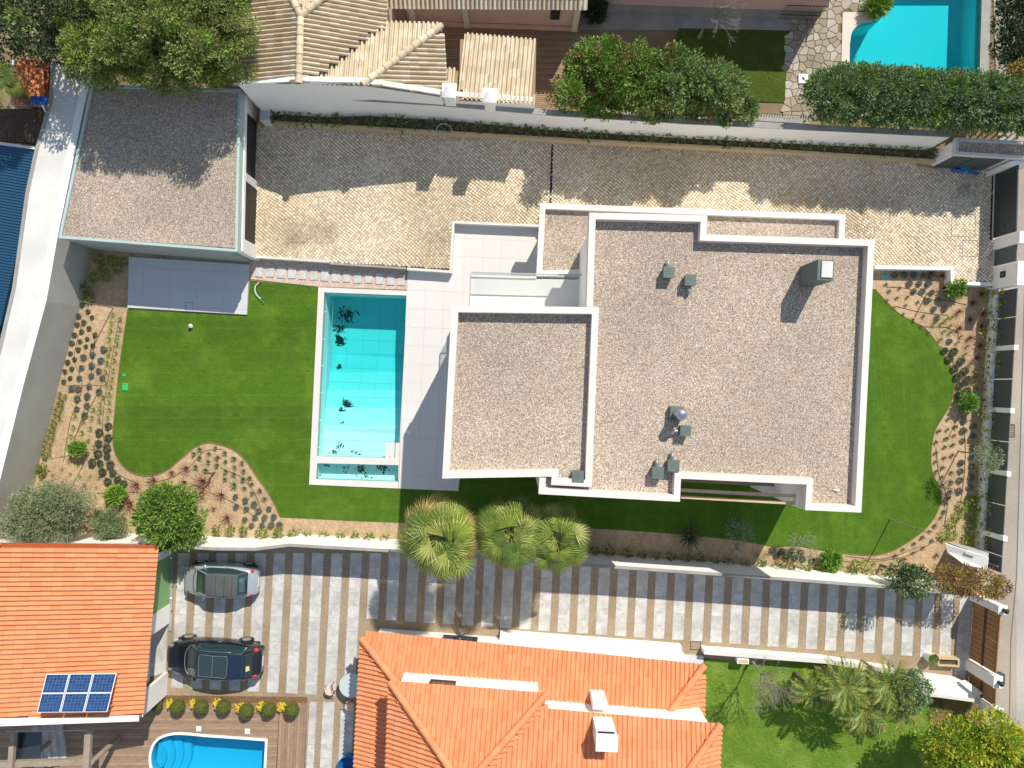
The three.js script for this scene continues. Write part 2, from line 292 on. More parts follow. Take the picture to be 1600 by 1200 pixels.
function clipPoly(sub, clip) {                     // Sutherland-Hodgman against a convex outline
  const cw = area(clip) < 0 ? clip.slice().reverse() : clip; let out = sub;
  for (let i = 0; i < cw.length; i++) {
    const a = cw[i], b = cw[(i + 1) % cw.length], inp = out, side = p => (b[0] - a[0]) * (p[1] - a[1]) - (b[1] - a[1]) * (p[0] - a[0]); out = [];
    for (let j = 0; j < inp.length; j++) {
      const p = inp[j], q = inp[(j + 1) % inp.length], sp = side(p), sq = side(q);
      if (sp >= 0) out.push(p); if ((sp >= 0) !== (sq >= 0)) { const t = sp / (sp - sq); out.push([p[0] + (q[0] - p[0]) * t, p[1] + (q[1] - p[1]) * t]); }
    }
    if (!out.length) break;
  }
  return out;
}
{
  const a = Q([[637.2, 422], [760, 428], [716, 767], [623.2, 763]]), b = Q([[710, 350], [850, 356], [850, 437], [707, 428]]);
  const deck = struct('pool_deck', [prism(a, -0.02, 0.05), prism(Q([[760, 428], [850, 437], [840, 520], [748, 520]]), -0.02, 0.05), prism(b, -0.02, 0.049)], M.joint);
  tileField(deck, a, a, 0.9, 0.0025, 0.075, M.deckTile, 'deck_tile', ROT, 0.1, 0.15);
  tileField(deck, b, b, 0.9, 0.0025, 0.075, M.deckTile, 'deck_tile', ROT, 0.1, 0.2);
  const c = Q([[760.3, 428.2], [850, 437.2], [840, 520], [748, 520]]); tileField(deck, c, c, 0.9, 0.0025, 0.075, M.deckTile, 'deck_tile', ROT, 0.1, 0.15);
  for (const [x, y] of [[647, 508], [639.5, 675]]) { const [cx, cz] = P(x, y); obj('floor_light', box(0.16, 0.02, 0.16, cx, 0.072, cz, -ROT, 0.006), std(sg(240, 240, 238), 0.5), deck); }
  // tiled patio before the garden store
  const pp = Q([[203.5, 402], [391, 414], [387, 492], [201.5, 481]]);
  const patio = struct('patio', prism(pp, -0.02, 0.10), M.joint);
  tileField(patio, pp, pp, 1.32, 0.003, 0.125, M.patioTile, 'patio_tile', ROT * 1.2, -18.6 + 1.32 * 0.3, -4.7, 0.9);
  { const [cx, cz] = P(297.5, 478.5), w = 0.38; obj('cover_frame', ring([[cx - w / 2, cz - w / 2], [cx + w / 2, cz - w / 2 + 0.02], [cx + w / 2, cz + w / 2 + 0.02], [cx - w / 2, cz + w / 2]], 0.02, 0.1, 0.135, 1), M.stoneGrey, patio); }
  // stepping-stone path under the drive's edge
  const path = struct('gravel_path', prism(Q([[391, 405], [634, 421], [637, 453], [497, 448], [390.5, 436]]), -0.02, 0.04), std(0xffffff, 1, { map: tex(512, 5, (u, v) => { const [id] = voro(u, v, 150, 21); return mixc([176, 150, 134], [226, 206, 190], id); }), bumpMap: tex(512, 5, (u, v) => voro(u, v, 150, 21)[1], false), bumpScale: 0.01 }));
  for (let i = 0; i < 14; i++) {
    const x = 406 + i * 17.05, y = 423.5 + i * 1.08 + (i > 5 ? 0.2 : 0), [cx, cz] = P(x, y);
    const g = new RoundedBoxGeometry(0.37 + rr(-0.02, 0.02), 0.05, 0.55 + rr(-0.05, 0.05), 1, 0.012); const o = obj('stepping_stone', g, M.slabs[i % 4], path); o.position.set(cx, 0.058, cz); o.rotation.y = -ROT + rr(-0.05, 0.05);
  }
}
// ---- pools: basins with depth, water as clear panes ----
function basin(parent, inner, floorPts, topY, mat, name) {    // inner ring of 4 with its floor heights
  const n = inner.length;
  for (let i = 0; i < n; i++) { const j = (i + 1) % n, a = inner[i], b = inner[j]; obj(name + '_wall', quad(V3(a[0], floorPts[i], a[1]), V3(b[0], floorPts[j], b[1]), V3(b[0], topY, b[1]), V3(a[0], topY, a[1])), mat, parent); }
}
{
  const pool = thing('swimming_pool', 'long rectangular turquoise swimming pool with pale stone rim beside the pale tiled deck', 'pool', ...P(560, 600));
  const rim = prism(poolOut, -0.3, 0.07, [poolIn, spaIn]);
  obj('coping', rim, M.deckTile, pool);
  const dN = -1.75, dS = -0.95, zN = poolIn[0][1], zS = poolIn[3][1];
  const depth = z => { const t = Math.min(1, Math.max(0, (z - (zN + 3.2)) / (zS - zN - 4.4))); return dN + (dS - dN) * t; };
  // floor of large mosaic tiles that slopes up from the deep end
  const fl = obj('floor', (() => { const pos = [], uv = [], nx = 6, nz = 12, pt = (i, j) => { const u = i / nx, v = j / nz, l = [poolIn[0][0] + (poolIn[3][0] - poolIn[0][0]) * v, poolIn[0][1] + (poolIn[3][1] - poolIn[0][1]) * v], r = [poolIn[1][0] + (poolIn[2][0] - poolIn[1][0]) * v, poolIn[1][1] + (poolIn[2][1] - poolIn[1][1]) * v]; const x = l[0] + (r[0] - l[0]) * u, z = l[1] + (r[1] - l[1]) * u; return [x, depth(z), z]; };
    for (let j = 0; j < nz; j++) for (let i = 0; i < nx; i++) for (const [a, b] of [[0, 0], [0, 1], [1, 1], [0, 0], [1, 1], [1, 0]]) { const p = pt(i + a, j + b); pos.push(p[0], p[1] - 0.012, p[2]); uv.push(p[0], p[2]); } return geoFrom(pos, uv); })(), M.linerJoint, pool);
  { const ni = 5, nj = 11; for (let j = 0; j < nj; j++) for (let i = 0; i < ni; i++) {
      const f = (u, v) => { const l = [poolIn[0][0] + (poolIn[3][0] - poolIn[0][0]) * v, poolIn[0][1] + (poolIn[3][1] - poolIn[0][1]) * v], r = [poolIn[1][0] + (poolIn[2][0] - poolIn[1][0]) * v, poolIn[1][1] + (poolIn[2][1] - poolIn[1][1]) * v]; const z = l[1] + (r[1] - l[1]) * u; return V3(l[0] + (r[0] - l[0]) * u, depth(z), z); };
      const e = 0.0025, g = slab([f(i / ni + e, j / nj + e / 2), f(i / ni + e, (j + 1) / nj - e / 2), f((i + 1) / ni - e, (j + 1) / nj - e / 2), f((i + 1) / ni - e, j / nj + e / 2)], 0.01); obj('floor_tile', g, M.liner, fl); } }
  basin(pool, poolIn, poolIn.map(p => depth(p[1])), 0.0, M.liner, 'basin');
  basin(pool, spaIn, [-0.62, -0.62, -0.62, -0.62], 0.0, M.liner, 'basin');
  obj('floor', prism(spaIn, null, -0.632), M.linerJoint, pool);
  for (let i = 0; i < 5; i++) { const L = t => [spaIn[0][0] + (spaIn[1][0] - spaIn[0][0]) * t, spaIn[0][1] + (spaIn[1][1] - spaIn[0][1]) * t], B = t => [spaIn[3][0] + (spaIn[2][0] - spaIn[3][0]) * t, spaIn[3][1] + (spaIn[2][1] - spaIn[3][1]) * t]; obj('floor_tile', prism([L(i / 5 + 0.003), L((i + 1) / 5 - 0.003), B((i + 1) / 5 - 0.003), B(i / 5 + 0.003)], -0.631, -0.615), M.liner, pool); }
  // water: a clear surface over layers that tint the light by the depth it passes
  const w = obj('water', prism(poolIn, null, -0.09), M.water, pool);
  const lay = phys(sg(224, 250, 251), 0.0, { transmission: 1, ior: 1.01, thickness: 0, specularIntensity: 0 });
  for (let k = 1; k <= 4; k++) { const y = -0.80 - k * 0.2; let v = 1; for (let t = 0; t <= 1; t += 0.004) { const z = zN + (zS - zN) * t; if (depth(z) > y) { v = t; break; } }
    const m = (a, b) => [a[0] + (b[0] - a[0]) * v, a[1] + (b[1] - a[1]) * v]; obj('water_depth', prism([poolIn[0], poolIn[1], m(poolIn[1], poolIn[2]), m(poolIn[0], poolIn[3])], null, y), lay, w); }
  const w2 = obj('water', prism(spaIn, null, -0.09), M.water, pool);
  // slatted grating step in the corner
  for (let i = 0; i < 3; i++) obj('grating_slat', box(0.20, 0.04, 0.78, ...(p => [p[0], 0.0, p[1]])(P(606 + i * 7.6, 703.5 + i * 0.4))), M.deckTile, pool);
  // light dots along the west side
  for (let i = 0; i < 6; i++) { const t = (i + 0.7) / 6, x = poolIn[0][0] + (poolIn[3][0] - poolIn[0][0]) * t, z = poolIn[0][1] + (poolIn[3][1] - poolIn[0][1]) * t; obj('pool_light', new THREE.CylinderGeometry(0.045, 0.045, 0.03, 10).rotateZ(Math.PI / 2).translate(x + 0.015, -0.25, z), std(sg(236, 244, 244), 0.4), pool); }
  // dark wet leaf litter sunk on the floor
  const litter = [[540, 488, 16, 60, 0.32], [533, 512, 10, 40, 0.2], [534, 533, 9, 60, 0.28], [531, 575, 4, 12, 0.18], [541, 634, 8, 26, 0.3], [533, 640, 5, 18, 0.15], [535, 659, 4, 8, 0.12], [533, 695, 8, 14, 0.1], [523, 707, 9, 18, 0.1], [560, 711, 10, 12, 0.12], [510, 728, 6, 10, 0.1], [563, 733, 10, 40, 0.13], [597, 730, 11, 36, 0.14], [540, 730, 9, 12, 0.1], [570, 744, 14, 20, 0.1], [500, 743, 3, 8, 0.1]];
  litter.forEach(([px, py, rad, n, len], li) => {
    const spa = py > 722, y0 = spa ? -0.6 : 0; let pos = [];
    for (let i = 0; i < n; i++) {
      const a = R() * 6.283, d = rad * Math.sqrt(R()) * (R() < 0.5 ? 0.6 : 1.1), th = R() * 6.283 * 0.3 + li, yy = spa ? -0.605 : depth(P(px, py)[1]) + 0.014, q = P(px + Math.cos(a) * d * 0.9, py + Math.sin(a) * d * 0.7, yy), L = len * (0.4 + R()), wd = 0.018 + R() * 0.016;
      const dx = Math.cos(th + R()) * L, dz = Math.sin(th + R()) * L, y = yy + R() * 0.03;
      pos.push(q[0], y, q[1], q[0] + dx * 0.5 - dz * wd / L, y + 0.01, q[1] + dz * 0.5 + dx * wd / L, q[0] + dx, y, q[1] + dz, q[0], y, q[1], q[0] + dx, y, q[1] + dz, q[0] + dx * 0.5 + dz * wd / L, y + 0.01, q[1] + dz * 0.5 - dx * wd / L);
    }
    const where = spa ? 'in the narrow southern basin' : 'on the floor of the long pool';
    const o = obj('leaf_litter', geoFrom(pos), std(sg(38, 40, 30), 0.9)); o.userData.kind = 'stuff';
    tag(o, 'dark sunken leaf litter lying ' + where, 'leaf litter', 'leaf litter ' + where);
  });
}
{ // neighbour's free-form blue pool, north-east
  const p = thing('swimming_pool', 'free form bright blue swimming pool with curved cream rim behind the clipped hedge', 'pool', ...P(1430, 60));
  obj('coping', prism(Q([[1313, 131], [1316, 20], [1380, 19], [1384, 0], [1386, -62]]).concat(poolNE.slice(0, -2)), -0.4, 0.06), M.cream, p);
  obj('coping', prism(Q([[1529, 138], [1535, -60], [1549, -60], [1543, 152], [1312, 146], [1313, 131], [1326, 132]]), -0.4, 0.05), M.stoneGrey, p);
  for (let i = 0; i < poolNE.length; i++) { const a = poolNE[i], b = poolNE[(i + 1) % poolNE.length]; obj('basin_wall', quad(V3(a[0], -1.6, a[1]), V3(b[0], -1.6, b[1]), V3(b[0], 0.0, b[1]), V3(a[0], 0.0, a[1])), M.linerBlue, p); }
  obj('floor', prism(poolNE, null, -1.55), M.linerBlue, p);
  obj('water', prism(poolNE, null, -0.08), M.waterBlue, p);
}
{ // small pool with round steps, south-west
  const p = thing('swimming_pool', 'small blue pool with round steps at its end set in brown decking', 'pool', ...P(330, 1190));
  obj('coping', ring(poolSW, 0.11, -0.05, 0.07, area(poolSW) > 0 ? -1 : 1), M.white, p);
  for (let i = 0; i < poolSW.length; i++) { const a = poolSW[i], b = poolSW[(i + 1) % poolSW.length]; obj('basin_wall', quad(V3(a[0], -1.4, a[1]), V3(b[0], -1.4, b[1]), V3(b[0], 0.03, b[1]), V3(a[0], 0.03, a[1])), M.linerBlue, p); }
  obj('floor', prism(poolSW, null, -1.3), M.linerBlue, p);
  const [cx, cz] = P(233, 1187); for (let k = 0; k < 4; k++) { const r = 0.75 + 0.36 * (3 - k), arc = []; for (let t = -1.5; t <= 1.51; t += 0.15) arc.push([cx + Math.cos(t) * r * 0.9, cz + Math.sin(t) * r]); let q = clipPoly(arc.concat([[cx - 0.4, cz + r], [cx - 0.4, cz - r]]), Q([[244, 1160], [300, 1150.5], [300, 1232], [258, 1222], [240, 1195]])); if (q.length > 2) obj('step', prism(q, -1.32, -0.95 + 0.22 * k), M.linerBlue, p); }
  obj('water', prism(poolSW, null, -0.03), M.waterSW, p);
}
// ---- road and pavement to the east ----
struct('road', prism(Q([[1590, -120], [1604, 300], [1572, 920], [1566, 1330], [1900, 1330], [1900, -120]]), -0.02, 0.0), M.road);
struct('pavement', prism(Q([[1548, -120], [1562, 300], [1532, 900], [1540, 1330], [1588, 1330], [1588, 900], [1605, 300], [1594, -120]]), -0.02, 0.014), M.road.clone()).material.color.set(0xf2ece4);
{ const j = struct('road_joint', [strip(Q([[1605, 300], [1592, 760], [1588, 900], [1579, 1000], [1573, 1330]]), 0.06, 0.0, 0.018)], std(sg(120, 112, 104), 1)); }
// ---- shared driveway: grey slabs in bands between strips of exposed aggregate ----
{
  const top = x => x < 620 ? 864 : 864 + (x - 620) * 0.0735, low = x => x < 556 ? 1081 + (x - 420) * 0.05 : 966 + (x - 572) * 0.0685;
  const bed = struct('shared_driveway', prism(Q([[264, 855], [620, 855], [1530, 925], [1516, 1072], [1440, 1064], [1100, 1028], [600, 1010], [570, 1210], [476, 1210], [480, 1098], [238, 1086], [250, 1000]]), -0.02, 0.0), M.aggregate);
  const x0 = 426, dx = 29.92, tilt = -0.052;
  let n = 0;
  for (let k = -5; k <= 36; k++) {
    const xa = x0 + dx * k, w = 17.8, y0 = top(xa), y1 = low(xa + 8);
    const X = (x, y) => x + tilt * (y - 908), L = (y1 - y0), m = Math.max(1, Math.round(L / 19.6));
    let a = xa < 264 ? 264 : xa; if (a - xa > 8) continue;
    for (let i = 0; i < m; i++) {
      const ya = y0 + L * i / m + 0.12, yb = y0 + L * (i + 1) / m - 0.12;
      const q = Q([[X(a, ya), ya], [X(xa + w, ya), ya + w * 0.03], [X(xa + w, yb), yb + w * 0.03], [X(a, yb), yb]]);
      obj('paving_slab', prism(q, -0.01, 0.012 + R() * 0.006), M.slabs[Math.floor(R() * 4)], bed); n++;
    }
  }
  for (const xa of [484, 505]) for (let i = 0; i < 5; i++) { const ya = 1097 + i * 22, yb = ya + 21.5, X = y => xa - 0.05 * (y - 1097); obj('paving_slab', prism(Q([[X(ya), ya], [X(ya) + (xa < 500 ? 11 : 18), ya], [X(yb) + (xa < 500 ? 11 : 18), yb], [X(yb), yb]]), -0.01, 0.014), M.slabs[3], bed); }
  { // pale slab along the row by the house, and concrete strip at the gate
    obj('paving_slab', prism(Q([[533, 1105], [553, 1106], [548, 1210], [528, 1210]]), -0.01, 0.013), M.slabs[2], bed);
    obj('concrete_strip', prism(Q([[1500, 936], [1517, 937], [1508, 1064], [1490, 1062]]), -0.01, 0.014), M.slabs[1], bed);
    obj('access_cover', ring(Q([[1079, 1001.5], [1095, 1002.5], [1094, 1016], [1078, 1015]]), 0.025, -0.01, 0.01, 1), M.dark, bed);
  }
}
// ---- other neighbours' ground ----
struct('south_lawn', prism(Q([[1098, 1030], [1300, 1036], [1440, 1068], [1452, 1105], [1500, 1240], [1098, 1240]]), -0.02, 0.01), M.lawnRough);
struct('verge_earth', prism(Q([[1445, 1086], [1542, 1096], [1548, 1240], [1490, 1240]]), -0.02, 0.012), M.bark.clone()).material.color.set(0xb8b09a);
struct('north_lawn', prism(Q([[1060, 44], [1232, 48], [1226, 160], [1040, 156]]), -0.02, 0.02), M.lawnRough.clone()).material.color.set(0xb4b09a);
{ // crazy paving: each flagstone its own piece
  const area_ = Q([[1236, -40], [1318, -40], [1313, 60], [1309, 186], [1224, 182], [1233, 46]]), big = Q([[1236, -40], [1388, -40], [1384, 18], [1315, 19], [1309, 186], [1224, 182], [1233, 46]]);
  const pv = struct('stone_paving', prism(big, -0.02, 0.0), std(sg(120, 108, 90), 1));
  const seeds = []; const [bx0, bz0] = P(1222, -22), [bx1, bz1] = P(1390, 188), st = 0.36;
  for (let x = bx0 - 1; x < bx1 + 1; x += st) for (let z = bz0 - 1; z < bz1 + 1; z += st) seeds.push([x + rr(0, st * 0.95), z + rr(0, st * 0.95)]);
  const fm = [[168, 158, 140], [182, 174, 160], [156, 145, 126], [192, 186, 175], [172, 160, 136]].map((c, i) => std(0xffffff, 0.9, { map: plaster(c.map(q => q - 20), c, 140 + i, 1) }));
  for (const s of seeds) {
    if (!inPoly(s[0], s[1], big)) continue;
    let q = [[s[0] - 0.6, s[1] - 0.6], [s[0] + 0.6, s[1] - 0.6], [s[0] + 0.6, s[1] + 0.6], [s[0] - 0.6, s[1] + 0.6]];
    for (const o of seeds) { const dx = o[0] - s[0], dz = o[1] - s[1], d = dx * dx + dz * dz; if (o === s || d > 1.7) continue; const L = Math.sqrt(d), nx = dx / L, nz = dz / L, lim = L / 2 - 0.018; const out = []; for (let j = 0; j < q.length; j++) { const a = q[j], b = q[(j + 1) % q.length], sa = lim - ((a[0] - s[0]) * nx + (a[1] - s[1]) * nz), sb = lim - ((b[0] - s[0]) * nx + (b[1] - s[1]) * nz); if (sa >= 0) out.push(a); if ((sa >= 0) !== (sb >= 0)) { const t = sa / (sa - sb); out.push([a[0] + (b[0] - a[0]) * t, a[1] + (b[1] - a[1]) * t]); } } q = out; if (q.length < 3) break; }
    if (q.length > 2) obj('flagstone', prism(q, -0.01, 0.018 + R() * 0.02), fm[Math.floor(R() * 5)], pv);
  }
}
// ---------- clay-tile roofs ----------
function tileGeo(wd, len, hump, col, deep = 0.18) {             // one roman tile: barrel and pan, lower end proud of the next course
  const prof = []; const nb = 5; for (let i = 0; i <= nb; i++) { const a = Math.PI * (1 - i / nb); prof.push([-wd / 2 + wd * 0.30 + Math.cos(a) * wd * 0.30, Math.sin(a) * hump]); }
  prof.push([wd * 0.30, -hump * deep], [wd / 2 + 0.012, deep > 0.2 ? -hump * deep * 0.6 : 0.0]);
  const pos = [], L = len * 1.12, up = 0.022;
  for (let i = 0; i < prof.length - 1; i++) { const a = prof[i], b = prof[i + 1];
    pos.push(a[0], a[1], -L / 2, a[0], a[1] + up, L / 2, b[0], b[1] + up, L / 2, a[0], a[1], -L / 2, b[0], b[1] + up, L / 2, b[0], b[1], -L / 2);
    pos.push(a[0], a[1] + up, L / 2, a[0], a[1] + up - 0.02, L / 2, b[0], b[1] + up - 0.02, L / 2, a[0], a[1] + up, L / 2, b[0], b[1] + up - 0.02, L / 2, b[0], b[1] + up, L / 2); }
  const col_ = []; for (let i = 0; i < pos.length / 3; i++) col_.push(col.r, col.g, col.b);
  return geoFrom(pos, null, col_);
}
function tileSet(wd, len, hump, cols) { return { wd, len, list: cols.map(c => tileGeo(wd, len, hump, c, hump > 0.08 ? 0.5 : 0.18)), cap: cols.map(c => { const g = new THREE.CylinderGeometry(0.16, 0.135, 0.46, 8, 1, true, -Math.PI / 2, Math.PI).toNonIndexed(); g.rotateX(-Math.PI / 2); const n = g.attributes.position.count, a = new Float32Array(n * 3); for (let i = 0; i < n; i++) a.set([c.r, c.g, c.b], i * 3); g.setAttribute('color', new THREE.BufferAttribute(a, 3)); return g; }) }; }
const lin = (r, g, b, k) => sg(r, g, b).multiplyScalar(k);
const ORANGE = tileSet(0.205, 0.40, 0.07, [[220, 141, 97], [223, 146, 102], [217, 137, 93], [226, 150, 106], [219, 143, 101]].map(c => sg(...c)));
const CREAM = tileSet(0.20, 0.40, 0.09, [[210, 195, 168], [202, 186, 159], [217, 204, 180], [196, 180, 154], [206, 188, 158]].map(c => sg(...c)));
// faces: [{pts:[[px,py,h],...]}]; each tile that lies on a face becomes a piece of the roof
function tiledRoof(parent, faces, set, caps = [], maxPieces = 300) {
  const all = [], bedPos = [];
  const dark = set === ORANGE ? sg(168, 84, 46) : sg(150, 126, 100);
  for (const f of faces) {
    const pts = f.map(p => P3(...p)), n = V3(0, 0, 0);
    for (let i = 0; i < pts.length; i++) { const a = pts[i], b = pts[(i + 1) % pts.length]; n.x += (a.y - b.y) * (a.z + b.z); n.y += (a.z - b.z) * (a.x + b.x); n.z += (a.x - b.x) * (a.y + b.y); }
    n.normalize(); if (n.y < 0) n.negate();
    { const c = V3(0, 0, 0); pts.forEach(p => c.addScaledVector(p, 1 / pts.length)); pts.forEach(p => p.addScaledVector(n, -p.clone().sub(c).dot(n))); }
    const d = V3(0, -1, 0).addScaledVector(n, n.y).normalize(), l = n.clone().cross(d).normalize().negate(), o = pts[0];
    const p2 = pts.map(p => { const q = p.clone().sub(o); return [q.dot(l), q.dot(d)]; });
    const xs = p2.map(p => p[0]), ys = p2.map(p => p[1]), vmax = Math.max(...ys);
    for (let v = vmax - set.len * 0.40; v > Math.min(...ys) - set.len; v -= set.len) for (let u = Math.min(...xs) + set.wd * 0.45; u < Math.max(...xs); u += set.wd) {
      const cu = set.wd * 0.42, cv = set.len * 0.36; const in4 = [[u - cu, v - cv], [u + cu, v - cv], [u - cu, v + cv], [u + cu, v + cv]].map(q => inPoly(q[0], q[1], p2) ? 1 : 0); if (in4[0] + in4[1] + in4[2] + in4[3] < 3 && in4[0] + in4[1] < 2 && in4[2] + in4[3] < 2) continue;
      const m = new THREE.Matrix4().makeBasis(l.clone().negate(), n, d.clone());
      if (m.determinant() < 0) m.makeBasis(l, n, d);
      m.setPosition(o.clone().addScaledVector(l, u + (R() - 0.5) * 0.008).addScaledVector(d, v + (R() - 0.5) * 0.012).addScaledVector(n, 0.012 + R() * 0.006)); all.push([m, Math.floor(R() * set.list.length)]);
    }
    bedPos.push(slab(pts.map(p => p.clone().addScaledVector(n, -0.03)), 0.08));
  }
  const roof = obj('roof', bedPos, std(dark, 0.95), parent);
  const scr = m => { const e = m.elements, h = e[13]; return [800 + e[12] * F / (H - h), 600 + e[14] * F / (H - h)]; };
  for (const t of all) { const [x, y] = scr(t[0]); t.s = x > -10 && x < 1610 && y > -10 && y < 1210 ? (x - 800) ** 2 + (y - 600) ** 2 : 1e9 + x * x; }
  all.sort((a, b) => a.s - b.s);
  const rest = [];
  all.forEach(([m, k], i) => { if (i < maxPieces) { const t = obj('roof_tile', set.list[k], M.vcol, roof); m.decompose(t.position, t.quaternion, t.scale); } else rest.push(set.list[k].clone().applyMatrix4(m)); });
  if (rest.length) { const f = obj('roof_tile_field', mergeGeometries(rest), M.vcol, roof); f.userData.kind = 'stuff'; }
  for (const [a, b] of caps) {
    const A = P3(...a), B = P3(...b), d = B.clone().sub(A), L = d.length(), n = Math.max(1, Math.round(L / 0.40)); d.normalize();
    const q = new THREE.Quaternion(), up = V3(0, 1, 0), s = up.clone().cross(d).normalize(), u2 = d.clone().cross(s);
    for (let i = 0; i < n; i++) { const t = obj('ridge_tile', set.cap[Math.floor(R() * set.cap.length)], M.vcol, roof); const mm = new THREE.Matrix4().makeBasis(s, u2, d); t.quaternion.setFromRotationMatrix(mm); t.position.copy(A).addScaledVector(d, (i + 0.5) * L / n).addScaledVector(u2, 0.015 + (i % 2) * 0.006); }
  }
  return roof;
}
// ---------- the modern flat-roofed house ----------
const RT = 6.6, RG = 6.2;                          // parapet top, gravel level
const winMat = M.windowGlass;
function windowOn(parent, a, b, y0, y1, out, bars = 1) {   // a window in the wall from a to b (plan), frame and panes proud by out
  const d = norm2([b[0] - a[0], b[1] - a[1]]), n = [-d[1], d[0]], L = Math.hypot(b[0] - a[0], b[1] - a[1]), O = k => [n[0] * out * k, n[1] * out * k];
  const seg = (t0, t1, w0, w1, ya, yb) => { const A = [a[0] + d[0] * t0, a[1] + d[1] * t0], B = [a[0] + d[0] * t1, a[1] + d[1] * t1]; return prism([[A[0] + n[0] * w0, A[1] + n[1] * w0], [B[0] + n[0] * w0, B[1] + n[1] * w0], [B[0] + n[0] * w1, B[1] + n[1] * w1], [A[0] + n[0] * w1, A[1] + n[1] * w1]], ya, yb); };
  const w = obj('window', [seg(0, L, 0, out, y1 - 0.06, y1), seg(0, L, 0, out, y0, y0 + 0.06), seg(0, 0.06, 0, out, y0 + 0.06, y1 - 0.06), seg(L - 0.06, L, 0, out, y0 + 0.06, y1 - 0.06)], M.frame, parent);
  for (let i = 0; i < bars; i++) obj('pane', seg(0.06 + (L - 0.12) * i / bars + (i ? 0.025 : 0), 0.06 + (L - 0.12) * (i + 1) / bars - (i < bars - 1 ? 0.025 : 0), 0, out * 0.5, y0 + 0.06, y1 - 0.06), winMat, w);
}
{
  const house = thing('modern_house', 'large flat roofed modern house with gravel roofs and pale parapets at the centre', 'house', ...P(1020, 590));
  const mainOut = Q([[916.5, 479], [921, 332], [1105.5, 336.5], [1104, 366], [1367, 374.5], [1346, 801], [1258, 797], [1260.5, 757], [1064, 748], [1062.5, 784], [841.5, 772], [843, 746]], RT);
  const wingOut = Q([[706, 477], [936, 480], [924.5, 761], [861, 757.5], [862, 744.5], [691, 747.5]], RT);
  // walls
  const mainWall = Q([[917.5, 480], [920.5, 362], [1104, 370], [1366, 378], [1345.5, 799.5], [1259, 795.5], [1261, 755.5], [1065, 746.5], [1061.5, 782.5], [843, 770.5], [844, 740]], RT);
  obj('wall', prism(mainWall, -0.02, RG - 0.02), M.white, house);
  const wingWall = Q([[707.5, 478.5], [915, 481], [915, 759], [862.2, 755.8], [863, 743], [692.5, 746]], RT);
  obj('wall', prism(wingWall, -0.02, RG - 0.021), M.white, house);
  // upper roofs: slab, gravel, parapets
  const gm = obj('gravel_roof', prism(Q([[921, 479], [924, 336], [1103, 340], [1102, 370], [1363, 378], [1343, 797], [1261, 794], [1263, 754], [1061, 745], [1059, 781], [845, 769], [846, 745], [925, 750]], RT), RG - 0.25, RG), M.pebbles, house);
  obj('parapet', prism(stripPoly(mainOut, 0.255, area(mainOut) > 0 ? 1 : -1).poly, RG - 0.32, RT), M.cap, house);
  const gw = obj('gravel_roof', prism(Q([[709, 480], [933, 483], [921.5, 757], [866, 754], [866, 741], [694, 744]], RT), RG - 0.24, RG + 0.01), M.pebbles, house);
  obj('parapet', ring(wingOut, 0.27, RG - 0.31, RT + 0.03, area(wingOut) > 0 ? 1 : -1), M.cap, house);
  // single-storey block to the north
  obj('wall', prism(Q([[858, 327], [1316, 344], [1313, 415], [850, 428]], 3.0), -0.02, 2.62), M.white, house);
  obj('gravel_roof', prism(Q([[848, 321], [1317, 339], [1315, 412], [842, 428]], 3.0), 2.6, 2.76), M.pebbles, house);
  obj('parapet', ring(lowBlock, 0.25, 2.55, 3.0, area(lowBlock) > 0 ? 1 : -1), M.cap, house);
  // terrace with glass rail between the blocks
  const ter = obj('terrace', prism(Q([[736, 432], [842, 436], [920, 437], [918, 500], [733, 494]], 3.0), 2.7, 2.98), M.deckTile, house);
  obj('kerb', strip(Q([[736, 431.5], [734, 494]], 3.0), 0.07, 2.6, 3.05), M.cap, ter);
  obj('kerb', strip(Q([[737, 431], [838, 434]], 3.0), 0.09, 2.6, 3.06), M.cap, ter);
  const gl = strip(Q([[737.5, 430.8], [917, 435.2]], 3.0), 0.02, 3.061, 3.95); obj('glass_rail', gl, M.glass, ter);
  obj('handrail', strip(Q([[737.5, 430.8], [917, 435.2]], 3.0), 0.045, 3.951, 3.985), M.galv, ter);
  obj('glass_rail', strip(Q([[737.2, 432.6], [735, 492]], 3.0), 0.02, 3.051, 3.95), M.glass, ter);
  obj('handrail', strip(Q([[737.2, 433.6], [735, 492]], 3.0), 0.045, 3.951, 3.985), M.galv, ter);
  // recessed balcony on the south side with timber-coloured beams and a glass rail
  const bal = obj('balcony', prism(Q([[1063, 742], [1262, 752], [1262, 763], [1063, 753]], 3.2), 2.95, 3.2), M.deckWood[1], house);
  obj('beam', strip(Q([[1064.5, 766], [1252, 776]], 5.6), 0.10, 5.4, 5.6), M.beam, house);
  obj('beam', strip(Q([[1064.5, 777], [1252, 787.5]], 5.6), 0.10, 5.4, 5.6), M.beam, house);
  obj('beam', strip(Q([[1064, 767.5], [1260, 778]], 3.9), 0.06, 3.86, 3.92), M.galv, house);
  obj('glass_rail', strip(Q([[1064, 767.5], [1260, 778]], 3.9), 0.02, 3.0, 3.86), M.glass, house);
  obj('wall', prism(Q([[1254, 757], [1259.5, 757.4], [1258, 796], [1252, 795.4]], 6.2), -0.02, 6.1), M.white, house);
  // windows and sliding doors
  const side = (a, b) => [a, b];
  const W = (i, j, t0, t1, y0, y1, bars, poly = mainWall, s = 1) => { const a = poly[i], b = poly[j], L = (t) => [a[0] + (b[0] - a[0]) * t, a[1] + (b[1] - a[1]) * t]; const sgn = area(poly) > 0 ? -1 : 1; windowOn(house, L(t0), L(t1), y0, y1, 0.05 * sgn, bars); };
